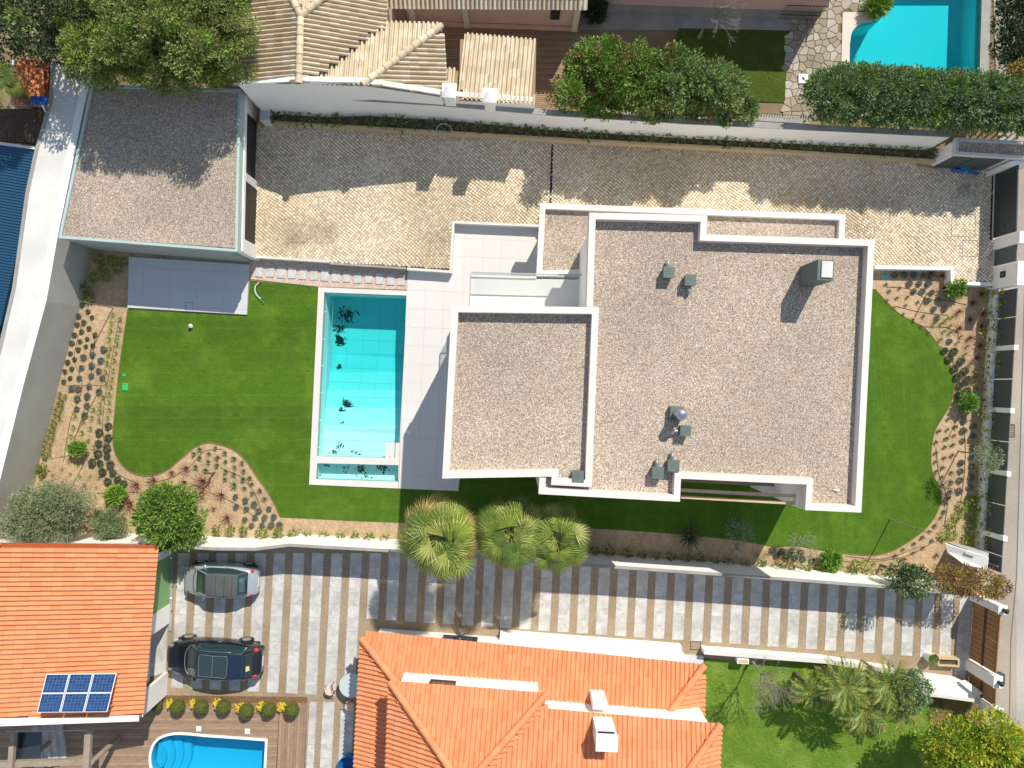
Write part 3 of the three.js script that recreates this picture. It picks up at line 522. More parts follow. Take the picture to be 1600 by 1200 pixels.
  W(5, 4, 0.1, 0.3, 3.6, 5.6, 2); W(5, 4, 0.55, 0.75, 3.6, 5.6, 2); W(5, 4, 0.2, 0.5, 0.1, 2.5, 3); W(8, 7, 0.06, 0.94, 3.25, 5.5, 4);
  W(9, 8, 0.2, 0.8, 0.1, 2.5, 1); W(10, 9, 0.3, 0.8, 0.1, 2.5, 3);
  W(0, 5, 0.12, 0.88, 0.1, 2.6, 4, wingWall); W(0, 5, 0.2, 0.8, 3.4, 5.6, 3, wingWall); W(5, 4, 0.15, 0.8, 0.1, 2.6, 3, wingWall);
  // tall rendered flue box
  const c0 = P3(1285, 424, 7.6); obj('chimney', [box(0.62, 1.7, 0.78, c0.x, RG, c0.z)], M.vent, gm);
  obj('chimney_cap', box(0.42, 0.06, 0.62, c0.x + 0.03, RG + 1.7, c0.z - 0.02, -ROT, 0.01), M.whiteOld, gm);
}
// roof ventilators: grey cowls, each with its small bent pipe
function vent(px, py, w, dir, label) {
  const [x, z] = P(px, py, RG + 0.35), t = thing('roof_ventilator', label, 'ventilator', x, z, 'ventilators on the gravel roof', RG);
  obj('cowl', [box(w, 0.34, w, x, RG + 0.08, z, -ROT, 0.015)], M.vent, t); obj('lid', box(w + 0.05, 0.035, w + 0.05, x, RG + 0.42, z, -ROT, 0.008), M.vent, t);
  obj('base', box(w * 0.8, 0.09, w * 0.8, x, RG - 0.01, z), M.galv, t);
  if (dir) { const [dx, dz] = dir; obj('pipe', tube([V3(x + dx * 0.2, RG + 0.22, z + dz * 0.2), V3(x + dx * 0.42, RG + 0.24, z + dz * 0.42), V3(x + dx * 0.48, RG + 0.1, z + dz * 0.48)], 0.07, 10, 8), M.galv, t); }
}
vent(1044.5, 426, 0.40, [0, -1], 'grey roof ventilator with pipe facing north, left of the pair near the north parapet');
vent(1078, 438, 0.40, [0, 1], 'grey roof ventilator with pipe facing south, right of the pair near the north parapet');
vent(1070.5, 672.5, 0.38, [-1, 0.1], 'grey roof ventilator with pipe facing west beside the shiny round flue');
vent(1051.5, 727.5, 0.42, [0, -1], 'grey roof ventilator with pipe facing north, right of the pair by the south parapet');
vent(1027.5, 738.5, 0.42, [0, -1], 'grey roof ventilator with short pipe, left of the pair by the south parapet');
vent(903, 744, 0.42, null, 'grey roof ventilator tucked in the south corner of the smaller roof');
{ const [x, z] = P(1058, 646, RG + 0.4), t = thing('metal_flue', 'shiny round steel flue on a square grey base on the gravel roof', 'flue', x, z, undefined, RG);
  obj('base', box(0.52, 0.35, 0.55, x, RG, z, -ROT, 0.01), M.vent, t);
  obj('flue', new THREE.CylinderGeometry(0.2, 0.2, 0.75, 20).toNonIndexed().translate(x + 0.03, RG + 0.72, z + 0.03), M.steel, t);
  obj('cap', new THREE.SphereGeometry(0.23, 20, 8, 0, 6.283, 0, 1.2).toNonIndexed().scale(1, 0.6, 1).translate(x + 0.03, RG + 1.03, z + 0.03), M.steel, t); }
{ const [x, z] = P(875, 745, RG + 0.1), t = thing('roof_outlet', 'small steel outlet by the parapet of the smaller roof', 'outlet', x, z, undefined, RG); obj('dome', new THREE.SphereGeometry(0.13, 12, 6, 0, 6.283, 0, 1.57).toNonIndexed().translate(x, RG + 0.01, z), M.steel, t); obj('collar', new THREE.CylinderGeometry(0.17, 0.18, 0.03, 16).toNonIndexed().translate(x, RG + 0.02, z), M.galv, t); }
{ const [x, z] = P(1308, 766, RG), t = thing('roof_outlet', 'small white outlet near the south east roof corner', 'outlet', x, z, undefined, RG); obj('dome', new THREE.SphereGeometry(0.07, 10, 6).toNonIndexed().translate(x, RG + 0.05, z), M.white, t); obj('pipe', bar(V3(x, RG + 0.06, z), V3(x - 0.18, RG + 0.05, z - 0.03), 0.03), M.white, t); }
// ---------- garden store with gravel roof, west ----------
{
  const s = thing('garden_store', 'low flat roofed garden store with gravel roof beneath the big tree', 'store', ...P(240, 270));
  const top = Q([[142, 131], [376, 139], [371, 393.5], [91, 372]], 3.0);
  obj('wall', prism(Q([[150, 140], [357, 148], [353, 391.6], [93.5, 371.3]], 3.0), -0.02, 2.549), M.greyRender, s);
  obj('gravel_roof', prism(Q([[146, 135], [371, 143], [366, 387], [96, 368]], 3.0), 2.7, 2.9), M.pebbles, s);
  obj('parapet', ring(top, 0.12, 2.55, 3.0, area(top) > 0 ? 1 : -1), std(0xffffff, 0.8, { map: plaster([168, 186, 186], [190, 204, 203], 151, 3) }), s);
  // east side: recessed dark doors between pale posts, pale fascia
  obj('fascia', prism(Q([[371.5, 141], [383, 142], [378, 392], [366, 391]], 2.6), 2.3, 2.549), M.white, s);
  for (const [y0, y1] of [[186, 277], [292, 380]]) obj('door', prism(Q([[391.5, y0], [396, y0], [392.5, y1], [388, y1]], 1.0), 0.5, 2.3), M.dark, s);
  for (const [y0, y1] of [[142, 184], [279, 290], [381, 401]]) obj('post', prism(Q([[385, y0], [397.5, y0 + 1], [394.5, y1 + 1], [382, y1]], 1.0), -0.02, 2.299), M.white, s);
}
// ---------- boundary walls ----------
{ // tall white wall to the west with a broad rendered ledge behind
  const inner = Q([[142, 120], [128, 185], [106, 295], [90, 372], [73, 470], [37, 602], [3, 740], [-24, 850]], 2.5);
  const w = thing('boundary_wall', 'long white wall with a broad pale ledge running down the west side', 'wall', ...P(100, 500));
  const sd = area([...inner, ...inner.map(p => [p[0] - 1, p[1]]).reverse()]) ;
  const sp = stripPoly(inner, 0.36, 1);
  obj('wall', prism(sp.poly, -0.03, 2.5), M.greyRender, w);
  obj('coping', prism(stripPoly(inner, 0.34, 1).poly.map(p => p), 2.5, 2.53), M.white, w);
  const ledgeOut = Q([[84, 93], [79, 160], [57, 235], [43, 300], [22, 450], [0, 545], [-45, 700], [-80, 850]], 2.45);
  obj('ledge', prism(sp.A.concat(ledgeOut.slice().reverse()), -0.03, 2.44), M.whiteOld, w);
  obj('ledge_edging', strip(ledgeOut, 0.16, 2.3, 2.47), M.stoneGrey, w);
}
{ // north wall along the drive with its planter
  const line = Q([[385, 148], [520, 155], [690, 165], [870, 181], [1080, 194], [1260, 203], [1485, 214]], 2.6);
  const w = thing('boundary_wall', 'long pale wall along the north side of the cobbled drive', 'wall', ...P(900, 190));
  const sp = stripPoly(line, 0.22, -1);
  obj('wall', prism(sp.poly, -0.03, 2.6), M.white, w);
  obj('coping', strip(line.map(p => [p[0], p[1] - 0.11]), 0.27, 2.6, 2.65), M.stoneGrey, w);
  const pl = thing('wall_planter', 'long narrow soil planter with a sandstone kerb below the north wall', 'planter', ...P(900, 205));
  const kerbLine = Q([[424, 190.5], [690, 206], [900, 218.5], [1200, 234], [1462, 251]], 0.9);
  obj('kerb', strip(kerbLine, 0.13, driveTop - 0.1, 0.9), M.kerb, pl);
  obj('soil', prism(kerbLine.concat(Q([[1468, 232], [1260, 221], [1080, 211], [870, 198], [690, 183], [424, 168]], 0.8)), driveTop - 0.1, 0.78), std(0xffffff, 1, { map: tex(256, 3, (u, v) => mixc([70, 54, 48], [112, 90, 78], fbm(u, v, 40, 3, 161))) }), pl);
  const bx = thing('utility_box', 'small blue grey box at the west end of the wall planter', 'box', ...P(417, 184, 0.9)); const [x, z] = P(417, 184, 0.9);
  obj('body', box(0.42, 0.75, 0.5, x, driveTop - 0.02, z), M.white, bx); obj('lid', box(0.38, 0.03, 0.46, x, driveTop + 0.73, z, -ROT, 0.008), std(sg(170, 192, 208), 0.7), bx); obj('frame', box(0.07, 0.7, 0.55, x - 0.27, driveTop - 0.02, z), M.gateWood, bx);
}
{ // south garden wall
  const line = Q([[-30, 851], [240, 853], [335, 859], [400, 859.5], [452, 853], [620, 862.5], [760, 872], [900, 883], [1190, 903.5], [1392, 919], [1520, 931]], 2.1);
  const w = thing('boundary_wall', 'white garden wall along the striped shared driveway with a stone coping', 'wall', ...P(800, 880));
  obj('wall', prism(stripPoly(line, 0.10, -1).poly, -0.03, 2.1), M.white, w);
  obj('coping', strip(line.map(p => [p[0], p[1] - 0.045]), 0.13, 2.1, 2.14), M.stoneGrey, w);
}
{ // street fence: white plinth and piers, dark panels
  const a = P(1560, 452, 0.5), b = P(1535, 890, 0.5), f = thing('street_fence', 'street fence of dark panels between white piers on a low plinth', 'fence', ...P(1548, 660));
  obj('plinth', strip([a, b], 0.22, -0.02, 0.5), M.white, f);
  const at = t => [a[0] + (b[0] - a[0]) * t + 0.06, a[1] + (b[1] - a[1]) * t], ys = [452, 545, 640, 735, 832, 888];
  for (let i = 0; i < ys.length - 1; i++) { const t0 = (ys[i] - 452) / 438 + 0.008, t1 = (ys[i + 1] - 452) / 438 - 0.008, tm = (t0 + t1) / 2; obj('panel', strip([at(t0), at(tm - 0.0015)], 0.04, 0.501, 1.72), M.fencePanel, f); obj('panel', strip([at(tm + 0.0015), at(t1)], 0.04, 0.501, 1.72), M.fencePanel, f); }
  for (const y of [545, 640, 735, 832]) { const t = (y - 452) / 438; obj('pier', strip([at(t - 0.0085), at(t + 0.0085)], 0.20, 0.502, 1.86), M.white, f); }
}
{ // entrance in the north-east corner: sliding gate, wicket, piers
  const g = thing('sliding_gate', 'dark green metal sliding gate at the head of the cobbled drive', 'gate', ...P(1556, 320));
  obj('panel', strip(Q([[1557, 256], [1553.5, 372]], 0.6), 0.06, 0.58, 2.1), M.gate, g); obj('rail', strip(Q([[1555, 256], [1551.5, 372]], 0.55), 0.10, driveTop + 0.03, 0.58), M.cream, g);
  obj('arm', [bar(P3(1567, 367, 1.0), P3(1569, 352, 1.35), 0.05), bar(P3(1569, 352, 1.35), P3(1572, 350, 1.4), 0.05)], M.gate, g);
  const p1 = thing('gate_pier', 'tall white pier between the sliding gate and the wicket gate', 'pier', ...P(1555, 380)); obj('pier', box(0.34, 2.3, 0.5, ...(q => [q[0] + 0.1, -0.02, q[1]])(P(1556, 382, 0.6))), M.white, p1);
  obj('cap', box(0.38, 0.05, 0.54, ...(q => [q[0] + 0.1, 2.28, q[1]])(P(1556, 382, 0.6))), M.white, p1);
  const w = thing('wicket_gate', 'dark grey pedestrian gate between the two white piers', 'gate', ...P(1556, 405)); obj('panel', strip(Q([[1555.5, 391], [1554.5, 416]], 0.6), 0.05, 0.56, 2.05), M.fencePanel, w); obj('rail', strip(Q([[1553, 391], [1552, 416]], 0.55), 0.06, driveTop + 0.03, 0.58), M.cream, w);
  const p2 = thing('gate_pier', 'wide white pier carrying the dark intercom plate beside the wicket gate', 'pier', ...P(1555, 437)); const q2 = P(1555.5, 435, 0.6);
  obj('pier', box(0.34, 2.2, 1.05, q2[0] + 0.1, -0.02, q2[1]), M.white, p2); obj('cap', box(0.40, 0.05, 1.10, q2[0] + 0.1, 2.18, q2[1]), M.white, p2);
  obj('intercom', box(0.03, 0.34, 0.30, q2[0] - 0.085, 1.05, q2[1] - 0.1), M.dark, p2); obj('intercom_button', box(0.02, 0.07, 0.06, q2[0] - 0.105, 1.2, q2[1] - 0.1), M.galv, p2);
}
{ // little technical store with two grey doors
  const s = thing('technical_store', 'small white store with a gravel roof and two grey metal doors', 'store', ...P(1520, 240));
  const o = Q([[1495, 214.5], [1640, 223], [1638, 250], [1492, 241]], 2.5), i = Q([[1496.5, 217], [1640, 224], [1638, 247], [1494, 239]], 2.5);
  obj('wall', prism(i, -0.02, 2.3), M.white, s); obj('gravel_roof', prism(Q([[1500, 217], [1638, 225], [1636, 247], [1497, 239]], 2.5), 2.3, 2.42), M.pebbles, s);
  obj('parapet', ring(o, 0.14, 2.25, 2.5, area(o) > 0 ? 1 : -1), M.whiteOld, s);
  const a = i[3], b = i[2], at = t => [a[0] + (b[0] - a[0]) * t, a[1] + (b[1] - a[1]) * t + 0.03];
  obj('door', strip([at(0.03), at(0.24)], 0.05, driveTop + 0.06, 2.1), M.fencePanel, s); obj('door', strip([at(0.26), at(0.6)], 0.05, driveTop + 0.06, 2.1), M.fencePanel, s);
  obj('wall', prism(Q([[1556, 262], [1600, 254], [1600, 259], [1556, 270]], 1.2), -0.02, 2.2), M.white, s);
}
// ---------- neighbours to the north ----------
function slopeWall(list, th, dz = 0) {             // upright wall whose top follows [px,py,h] points, thickness towards the north
  const gs = []; for (let i = 0; i < list.length - 1; i++) { const a = P3(...list[i]), b = P3(...list[i + 1]); a.z += dz; b.z += dz;
    const A = a.clone(), B = b.clone(); A.z -= th; B.z -= th; const y0 = -0.03, d = v => V3(v.x, y0, v.z);
    gs.push(quad(d(a), d(b), b, a), quad(d(B), d(A), A, B), quad(a, b, B, A), quad(d(A), d(a), a, A), quad(d(b), d(B), B, b)); }
  return gs;
}
{
  const h = thing('tiled_house', 'neighbouring house with cream clay tile roofs and white gable wall beside the big tree', 'house', ...P(540, 80));
  obj('wall', slopeWall([[372, 137.5, 4.15], [400, 135.5, 4.3], [465, 131.5, 4.85], [570, 134, 4.5], [688, 152, 3.85], [692, 153.5, 3.5], [836, 164, 3.45]], 0.2, -0.14), M.white, h);
  obj('wall', prism(Q([[345, -30], [598, -30], [598, 36], [684, 42], [682, 138], [352, 122]], 3.7), -0.03, 3.5), M.cream, h);
  tiledRoof(h, [
    [[467, 130, 4.78], [470, 25, 4.78], [447, -24, 4.55], [345, -24, 3.85], [348, 128, 3.85]],
    [[467, 130, 4.78], [475, 129, 4.72], [602, 38, 3.72], [602, -24, 3.72], [525, -24, 4.36], [470, 25, 4.78]],
    [[470, 25, 4.78], [525, -24, 4.4], [447, -24, 4.45]],
    [[475, 129, 4.42], [567, 132, 4.42], [690, 39, 3.66], [600, 37, 3.66]],
    [[567, 132, 4.42], [688, 150, 3.72], [691, 39, 3.66]]], CREAM,
    [[[467, 130, 4.84], [470, 25, 4.84]], [[470, 25, 4.84], [447, -20, 4.62]], [[470, 25, 4.84], [525, -20, 4.5]], [[567, 132, 4.48], [690, 40, 3.74]]]);
  const lean = thing('tiled_lean_to', 'cream tiled lean-to roof above the wooden deck with a white chimney', 'lean-to', ...P(778, 110));
  obj('wall', prism(Q([[722, 90], [834, 92], [832, 152], [721, 148]], 2.8), -0.03, 2.7), M.cream, lean);
  tiledRoof(lean, [[[717, 155, 3.5], [836, 160, 3.42], [838, 64, 2.85], [719, 61, 2.85]], [[690, 148, 3.5], [714, 150, 3.5], [716, 110, 3.2], [691, 109, 3.2]]], CREAM, []);
  for (const [x, y, nm] of [[701, 138, 'white chimney with a pyramid cap at the edge of the cream tiled house'], [765, 146, 'white chimney with a pyramid cap rising from the cream lean-to roof']]) {
    const c = P3(x, y, 4.3), t = thing('chimney', nm, 'chimney', c.x, c.z, undefined, 3.0);
    obj('stack', box(0.46, 1.1, 0.5, c.x, 3.0, c.z), M.white, t); const g = new THREE.ConeGeometry(0.44, 0.28, 4).toNonIndexed(); g.rotateY(Math.PI / 4 - ROT); g.translate(c.x, 4.24, c.z); obj('cap', g, M.white, t);
  }
  const deckPoly = Q([[690, 36], [906, 42], [902, 172], [688, 160]]);
  const bd = [[], [], []]; for (let i = 0; i < 44; i++) { const y = 35 + i * 3.15; bd[i % 3].push(prism(Q([[689, y], [906, y + 7], [906, y + 9.6], [689, y + 2.6]]), 0.0, 0.03)); }
  const dk = struct('wooden_deck', prism(deckPoly, -0.02, 0.01), M.darkWood); bd.forEach((b, i) => { const o = obj('deck_boards', b, M.deckWood[i], dk); o.userData.kind = 'stuff'; });
  // long low house further north
  const n = thing('tiled_house', 'low pink rendered house with pilasters and a cream tiled eave at the top edge', 'house', ...P(760, 20));
  obj('wall', prism(Q([[640, 36], [902, 45], [905, -90], [640, -90]]), -0.03, 2.75), M.pink, n);
  obj('plinth', strip(Q([[641, 38.5], [902, 47.5]]), 0.1, -0.02, 0.28), M.pink, n);
  for (const [x, y] of [[649, 38], [730, 41], [897, 46.5]]) { const [a, b] = P(x, y); obj('pilaster', box(0.28, 2.74, 0.24, a, -0.02, b), M.cream, n); }
  { const a = P(660, 37), b = P(715, 39); windowOn(n, P(858, 44.2), P(872, 44.7), 0.9, 1.9, 0.04, 1); }
  tiledRoof(n, [[[600, 9, 2.95], [917, 13, 2.95], [919, -70, 4.0], [600, -70, 4.0]]], CREAM, []);
  // long pink house whose back wall closes the view at the top
  const t = thing('pink_house', 'pink rendered house wall with a stone ledge above the shaded path', 'house', ...P(1100, 10));
  obj('wall', prism(Q([[925, 11], [1276, 24], [1279, -160], [925, -160]]), -0.03, 3.2), M.pink, t);
  obj('ledge', strip(Q([[925, 13.5], [1277, 27]]), 0.24, -0.02, 0.35), M.stoneGrey, t);
  obj('roof_edge', strip(Q([[925, 8], [1276, 21]]), 0.2, 3.2, 3.26), M.stoneGrey, t);
  const rl = thing('balcony_railing', 'black metal railing on the corner by the crazy paving', 'railing', ...P(1250, 18));
  const r0 = P3(1222, 20, 0.6), r1 = P3(1284, 22, 0.6), r2 = P3(1288, -10, 0.6); const bars = [];
  for (const [a, b] of [[r0, r1], [r1, r2]]) { for (const y of [0.08, 0.92]) obj('rail', bar(a.clone().setY(0.36 + y), b.clone().setY(0.36 + y), 0.022), M.dark, rl); for (let i = 0; i <= 12; i++) { const p = a.clone().lerp(b, i / 12); obj('baluster', bar(p.clone().setY(-0.02), p.clone().setY(1.3), 0.012, 5), M.dark, rl); } }
  struct('shaded_path', prism(Q([[905, 14], [1236, 26], [1234, 48], [905, 46]]), -0.02, 0.015), M.stoneGrey);
  struct('stone_strip', prism(Q([[870, 168], [1262, 186], [1262, 204], [870, 186]]), -0.02, 0.012), M.stoneGrey);
  // garden grille over an area behind the wall
  const gr = thing('metal_grille', 'pale slatted metal grille lying behind the wall beside the hedge', 'grille', ...P(1218, 181)); const g0 = P3(1172, 176, 1.3), g1 = P3(1266, 182, 1.3);
  for (let i = 0; i < 24; i++) { const a = g0.clone().lerp(g1, i / 23); obj('slat', bar(a, a.clone().add(V3(-0.12, 0, 0.36)), 0.025, 5), M.galv, gr); }
  obj('rail', bar(g0, g1, 0.02), M.dark, gr); obj('rail', bar(g0.clone().add(V3(-0.12, 0, 0.36)), g1.clone().add(V3(-0.12, 0, 0.36)), 0.02), M.dark, gr); for (const p of [g0, g1]) obj('leg', bar(p.clone().setY(-0.02), p, 0.03), M.dark, gr);
  { const a = P(1254, 124), l = thing('skimmer_lid', 'white square lid with a dark handle on the crazy paving', 'lid', a[0], a[1]); obj('lid', box(0.46, 0.07, 0.46, a[0], 0.03, a[1], 0, 0.02), M.white, l); obj('handle', box(0.06, 0.03, 0.16, a[0], 0.1, a[1], 0.5), M.dark, l); }
}
// ---------- far west neighbours ----------
{
  const h = thing('tiled_hut', 'little hut with a red orange tile roof in the north west corner', 'hut', ...P(48, 128));
  obj('wall', prism(Q([[18, 92], [80, 94], [76, 166], [14, 162]], 2.2), -0.03, 2.15), M.whiteOld, h);
  tiledRoof(h, [[[23, 94, 2.45], [76, 97, 2.45], [73, 166, 2.2], [17, 160, 2.2]]], ORANGE, []);
  const pg = thing('dark_pergola', 'dark slatted pergola between the tiled hut and the blue roof', 'pergola', ...P(35, 195));
  for (let i = 0; i < 26; i++) obj('slat', strip(Q([[i * 3.1 - 2, 170], [i * 3.1 - 6, 222]], 2.1), 0.075, 2.05, 2.1), M.darkWood, pg);
  obj('beam', strip(Q([[-20, 172], [76, 178]], 2.0), 0.1, 1.9, 2.05), M.darkWood, pg); obj('beam', strip(Q([[-20, 218], [68, 224]], 2.0), 0.1, 1.9, 2.05), M.darkWood, pg);
  for (const [x, y] of [[72, 180], [64, 222], [-10, 174]]) obj('post', bar(P3(x, y, 2.0).setY(-0.02), P3(x, y, 2.0).setY(1.9), 0.06), M.darkWood, pg);
  const mr = thing('metal_roof', 'blue corrugated metal roof at the west edge', 'roof', ...P(20, 350));
  const q = Q([[-60, 214], [57, 232], [40, 330], [0, 505], [-60, 640]], 2.2), bl = std(sg(46, 92, 122), 0.45, { metalness: 0.35 });
  obj('sheet', prism(q, 1.9, 2.12), bl, mr); obj('edge', strip(Q([[-60, 216], [57, 232]], 2.2), 0.12, 2.1, 2.24), M.whiteOld, mr);
  for (let i = 0; i < 62; i++) { const y = 226 + i * 4.6, c = clipPoly(stripPoly(Q([[-60, y - 16], [62, y + 5]], 2.2), 0.055, 0).poly, q); if (c.length > 2) obj('rib', prism(c, 2.12, 2.16), bl, mr); }
  obj('wall', prism(Q([[-60, 216], [54, 234], [38, 330], [-2, 500], [-60, 630]], 2.2), -0.03, 1.9), M.whiteOld, mr);
  const f = thing('blue_sign', 'small blue rectangular panel on a slim white pole by the hut', 'sign', ...P(74, 188)); const b0 = P3(73, 190, 0.2), b1 = P3(62, 162, 3.4);
  obj('pole', bar(P3(82, 200, 0).setY(-0.02), P3(66, 164, 3.3), 0.035), M.white, f); obj('panel', box(0.68, 0.06, 0.36, P3(60, 156, 3.4).x, 3.3, P3(60, 156, 3.4).z), std(sg(30, 84, 160), 0.5), f);
}
// ---------- south-west house, its deck and pergola ----------
{
  const h = thing('tiled_house', 'house with a plain orange tile slope and solar panels in the south west corner', 'house', ...P(100, 990));
  obj('wall', prism(Q([[-60, 858], [196, 858], [184, 1104], [-60, 1104]], 2.8), -0.03, 2.75), M.white, h);
  obj('gable', slab([P3(-60, 1110, 5.2), P3(186, 1106, 3.1), P3(186, 1106, 2.7), P3(-60, 1106, 2.7)], 0.1), M.white, h);
  tiledRoof(h, [[[244, 852, 3.0], [222, 1121, 3.0], [-72, 1127, 5.3], [-45, 848, 5.3]]], ORANGE, []);
  obj('gutter', slab([P3(-60, 1126, 5.36), P3(217, 1119.5, 3.12), P3(217, 1127, 3.1), P3(-60, 1137, 5.3)], 0.1), M.white, h);
  obj('eave_board', bar(P3(244.5, 852, 2.94), P3(222.5, 1120, 2.94), 0.03), M.white, h);
  // solar panels on tilt frames
  const hgt = (x) => 3.0 + (243 - x) * 0.0076;
  const c = (u, v) => { const x = 72 + 111 * u - 15 * v + 0 * u, y = 1053 + 60.5 * v - 1 * u; return P3(x, y, hgt(x) + 0.28 + 0.30 * v); };
  const cell = phys(0xffffff, 0.12, { clearcoat: 1, clearcoatRoughness: 0.04, map: tex(256, 1, (u, v) => { const a = (u * 6) % 1, b = (v * 6) % 1; return a < 0.07 || b < 0.07 ? [98, 128, 170] : mixc([28, 58, 104], [40, 74, 124], hash(Math.floor(u * 6), Math.floor(v * 6), 3)); }) });
  for (let i = 0; i < 3; i++) {
    const t0 = c(i / 3, 0), s = thing('solar_panel', ['western', 'middle', 'eastern'][i] + ' one of three blue solar panels on the orange roof', 'solar panel', t0.x, t0.z, undefined, t0.y - 0.3);
    const e = 0.004; const A = [c(i / 3 + e, 0), c((i + 1) / 3 - e, 0), c((i + 1) / 3 - e, 1), c(i / 3 + e, 1)]; obj('frame', slab(A, 0.05), std(sg(226, 230, 236), 0.4, { metalness: 0.3 }), s);
    for (let j = 0; j < 2; j++) { const g = 0.018, up = v => v.clone().add(V3(0, 0.008, 0)), q = quad(up(c(i / 3 + g * 0.9, j / 2 + g)), up(c(i / 3 + g * 0.9, (j + 1) / 2 - g)), up(c((i + 1) / 3 - g * 0.9, (j + 1) / 2 - g)), up(c((i + 1) / 3 - g * 0.9, j / 2 + g))); obj('cells', q, cell, s); }
    for (const v of [0.08, 0.92]) for (const u of [i / 3 + 0.03, (i + 1) / 3 - 0.03]) { const p = c(u, v); obj('leg', bar(p.clone().setY(p.y - 0.55), p.clone().setY(p.y - 0.04), 0.018), M.galv, s); }
  }
  // courtyard wall between house and driveway: white with a green panel
  const w = thing('courtyard_wall', 'white courtyard wall with a green panel beside the silver car', 'wall', ...P(264, 920));
  obj('wall', strip(Q([[267.5, 855], [266.5, 866]]), 0.12, -0.02, 1.95), M.white, w); obj('panel', strip(Q([[266.5, 866.2], [264.5, 942.8]]), 0.08, -0.02, 1.9), std(0xffffff, 0.7, { map: plaster([126, 172, 112], [146, 188, 128], 171, 2) }), w);
  obj('wall', strip(Q([[264.5, 943], [263, 973]]), 0.14, -0.02, 1.95), M.white, w); obj('kerb', strip(Q([[270, 858], [266.5, 985]]), 0.16, -0.02, 0.06), M.stoneGrey, w);
  for (const y of [872, 935]) { const p = P3(265, y, 1.2); obj('knob', new THREE.SphereGeometry(0.05, 8, 6).toNonIndexed().translate(p.x + 0.06, 1.2, p.z), M.white, w); }
  const w2 = thing('courtyard_wall', 'short white courtyard wall by the nose of the dark car', 'wall', ...P(259, 1068)); obj('wall', strip(Q([[260, 1050], [258, 1086]]), 0.14, -0.02, 2.0), M.white, w2); obj('coping', strip(Q([[260, 1049.5], [258, 1086.5]]), 0.18, 2.0, 2.03), M.white, w2);
  struct('courtyard_paving', prism(Q([[228, 975], [262, 974], [259, 1050], [228, 1060]]), -0.02, 0.006), M.slabs[3]);
  // decking round the small pool
  const poly = Q([[-40, 1090], [232, 1097], [480, 1099], [474, 1240], [-40, 1240]]), outl = stripPoly(poolSW, 0.03, area(poolSW) > 0 ? -1 : 1, true).A, bd = [[], [], []];
  const z0 = P(0, 1098)[1], z1 = P(0, 1240)[1], xa = P(-40, 0)[0]; let k = 0;
  for (let z = z0; z < z1; z += 0.145) {
    const zm = z + 0.07, xs = []; for (let i = 0; i < outl.length; i++) { const a = outl[i], b = outl[(i + 1) % outl.length]; if ((a[1] > zm) !== (b[1] > zm)) xs.push(a[0] + (b[0] - a[0]) * (zm - a[1]) / (b[1] - a[1])); } xs.sort((a, b) => a - b);
    const xe = P(480 - (zm - z0) * 1.6, 0)[0], segs = xs.length >= 2 ? [[xa, xs[0]], [xs[xs.length - 1], xe - 1.35]] : [[xa, xe - 1.35]];
    for (const [a, b] of segs) if (b > a) bd[k % 3].push(prism([[a, z], [b, z], [b, z + 0.138], [a, z + 0.138]], -0.005, 0.03)); k++;
  }
  for (let i = 0; i < 9; i++) { const t = i * 0.148; bd[i % 3].push(prism([[P(480, 0)[0] - t - 0.14, z0], [P(480, 0)[0] - t, z0], [P(474, 0)[0] - t, z1], [P(474, 0)[0] - t - 0.14, z1]], -0.005, 0.03)); }
  const dk = struct('pool_decking', prism(poly, -0.025, -0.006, [outl]), M.darkWood); bd.forEach((b, i) => { const o = obj('deck_boards', b, M.deckWood[i], dk); o.userData.kind = 'stuff'; });
  struct('flower_strip', prism(Q([[234, 1086], [480, 1089], [480, 1098.5], [232, 1097]]), -0.02, 0.025), M.bark.clone()).material.color.set(0xb0a090);
  for (const [x, y, nm] of [[311, 1138, 'white square skimmer lid in the decking, nearer the round steps'], [387, 1142, 'white square skimmer lid in the decking, nearer the pool corner']]) { const [a, b] = P(x, y), l = thing('skimmer_lid', nm, 'lid', a, b); obj('lid', box(0.24, 0.02, 0.24, a, 0.03, b, -ROT, 0.006), M.white, l); obj('ring', new THREE.TorusGeometry(0.06, 0.008, 5, 16).toNonIndexed().rotateX(Math.PI / 2).translate(a, 0.052, b), M.galv, l); }
  // weathered timber pergola on posts
  const pg = thing('timber_pergola', 'weathered grey timber pergola south of the solar panel roof', 'pergola', ...P(90, 1170));
  obj('beam', strip(Q([[139, 1140], [133, 1240]], 2.4), 0.28, 2.3, 2.5), M.greyWood, pg); obj('beam', strip(Q([[22, 1135], [14, 1240]], 2.4), 0.22, 2.3, 2.5), M.greyWood, pg); obj('beam', strip(Q([[-20, 1196], [134, 1191]], 2.3), 0.26, 2.1, 2.3), M.greyWood, pg);
  obj('pipe', bar(P3(10, 1143, 2.55), P3(136, 1141, 2.55), 0.035), M.galv, pg);
  obj('post', bar(P3(186, 1152, 0).setY(-0.02), P3(186, 1152, 0).setY(2.3), 0.12, 10), M.greyWood, pg); obj('post', bar(P3(84, 1155, 0).setY(-0.02), P3(84, 1155, 0).setY(2.1), 0.12, 10), M.greyWood, pg);
  obj('glass_roof', prism(Q([[24, 1146], [62, 1146], [60, 1190], [22, 1192]], 2.2), 2.06, 2.09), M.windowGlass, pg);
  const st = thing('stone_steps', 'pale stone steps beneath the timber pergola', 'steps', ...P(80, 1165)); for (let i = 0; i < 4; i++) obj('step', prism(Q([[62 + i * 9, 1128], [72 + i * 9, 1128], [80 + i * 9, 1190], [66 + i * 9, 1190]]), -0.02, 0.6 - i * 0.14), M.slabs[i], st);
}
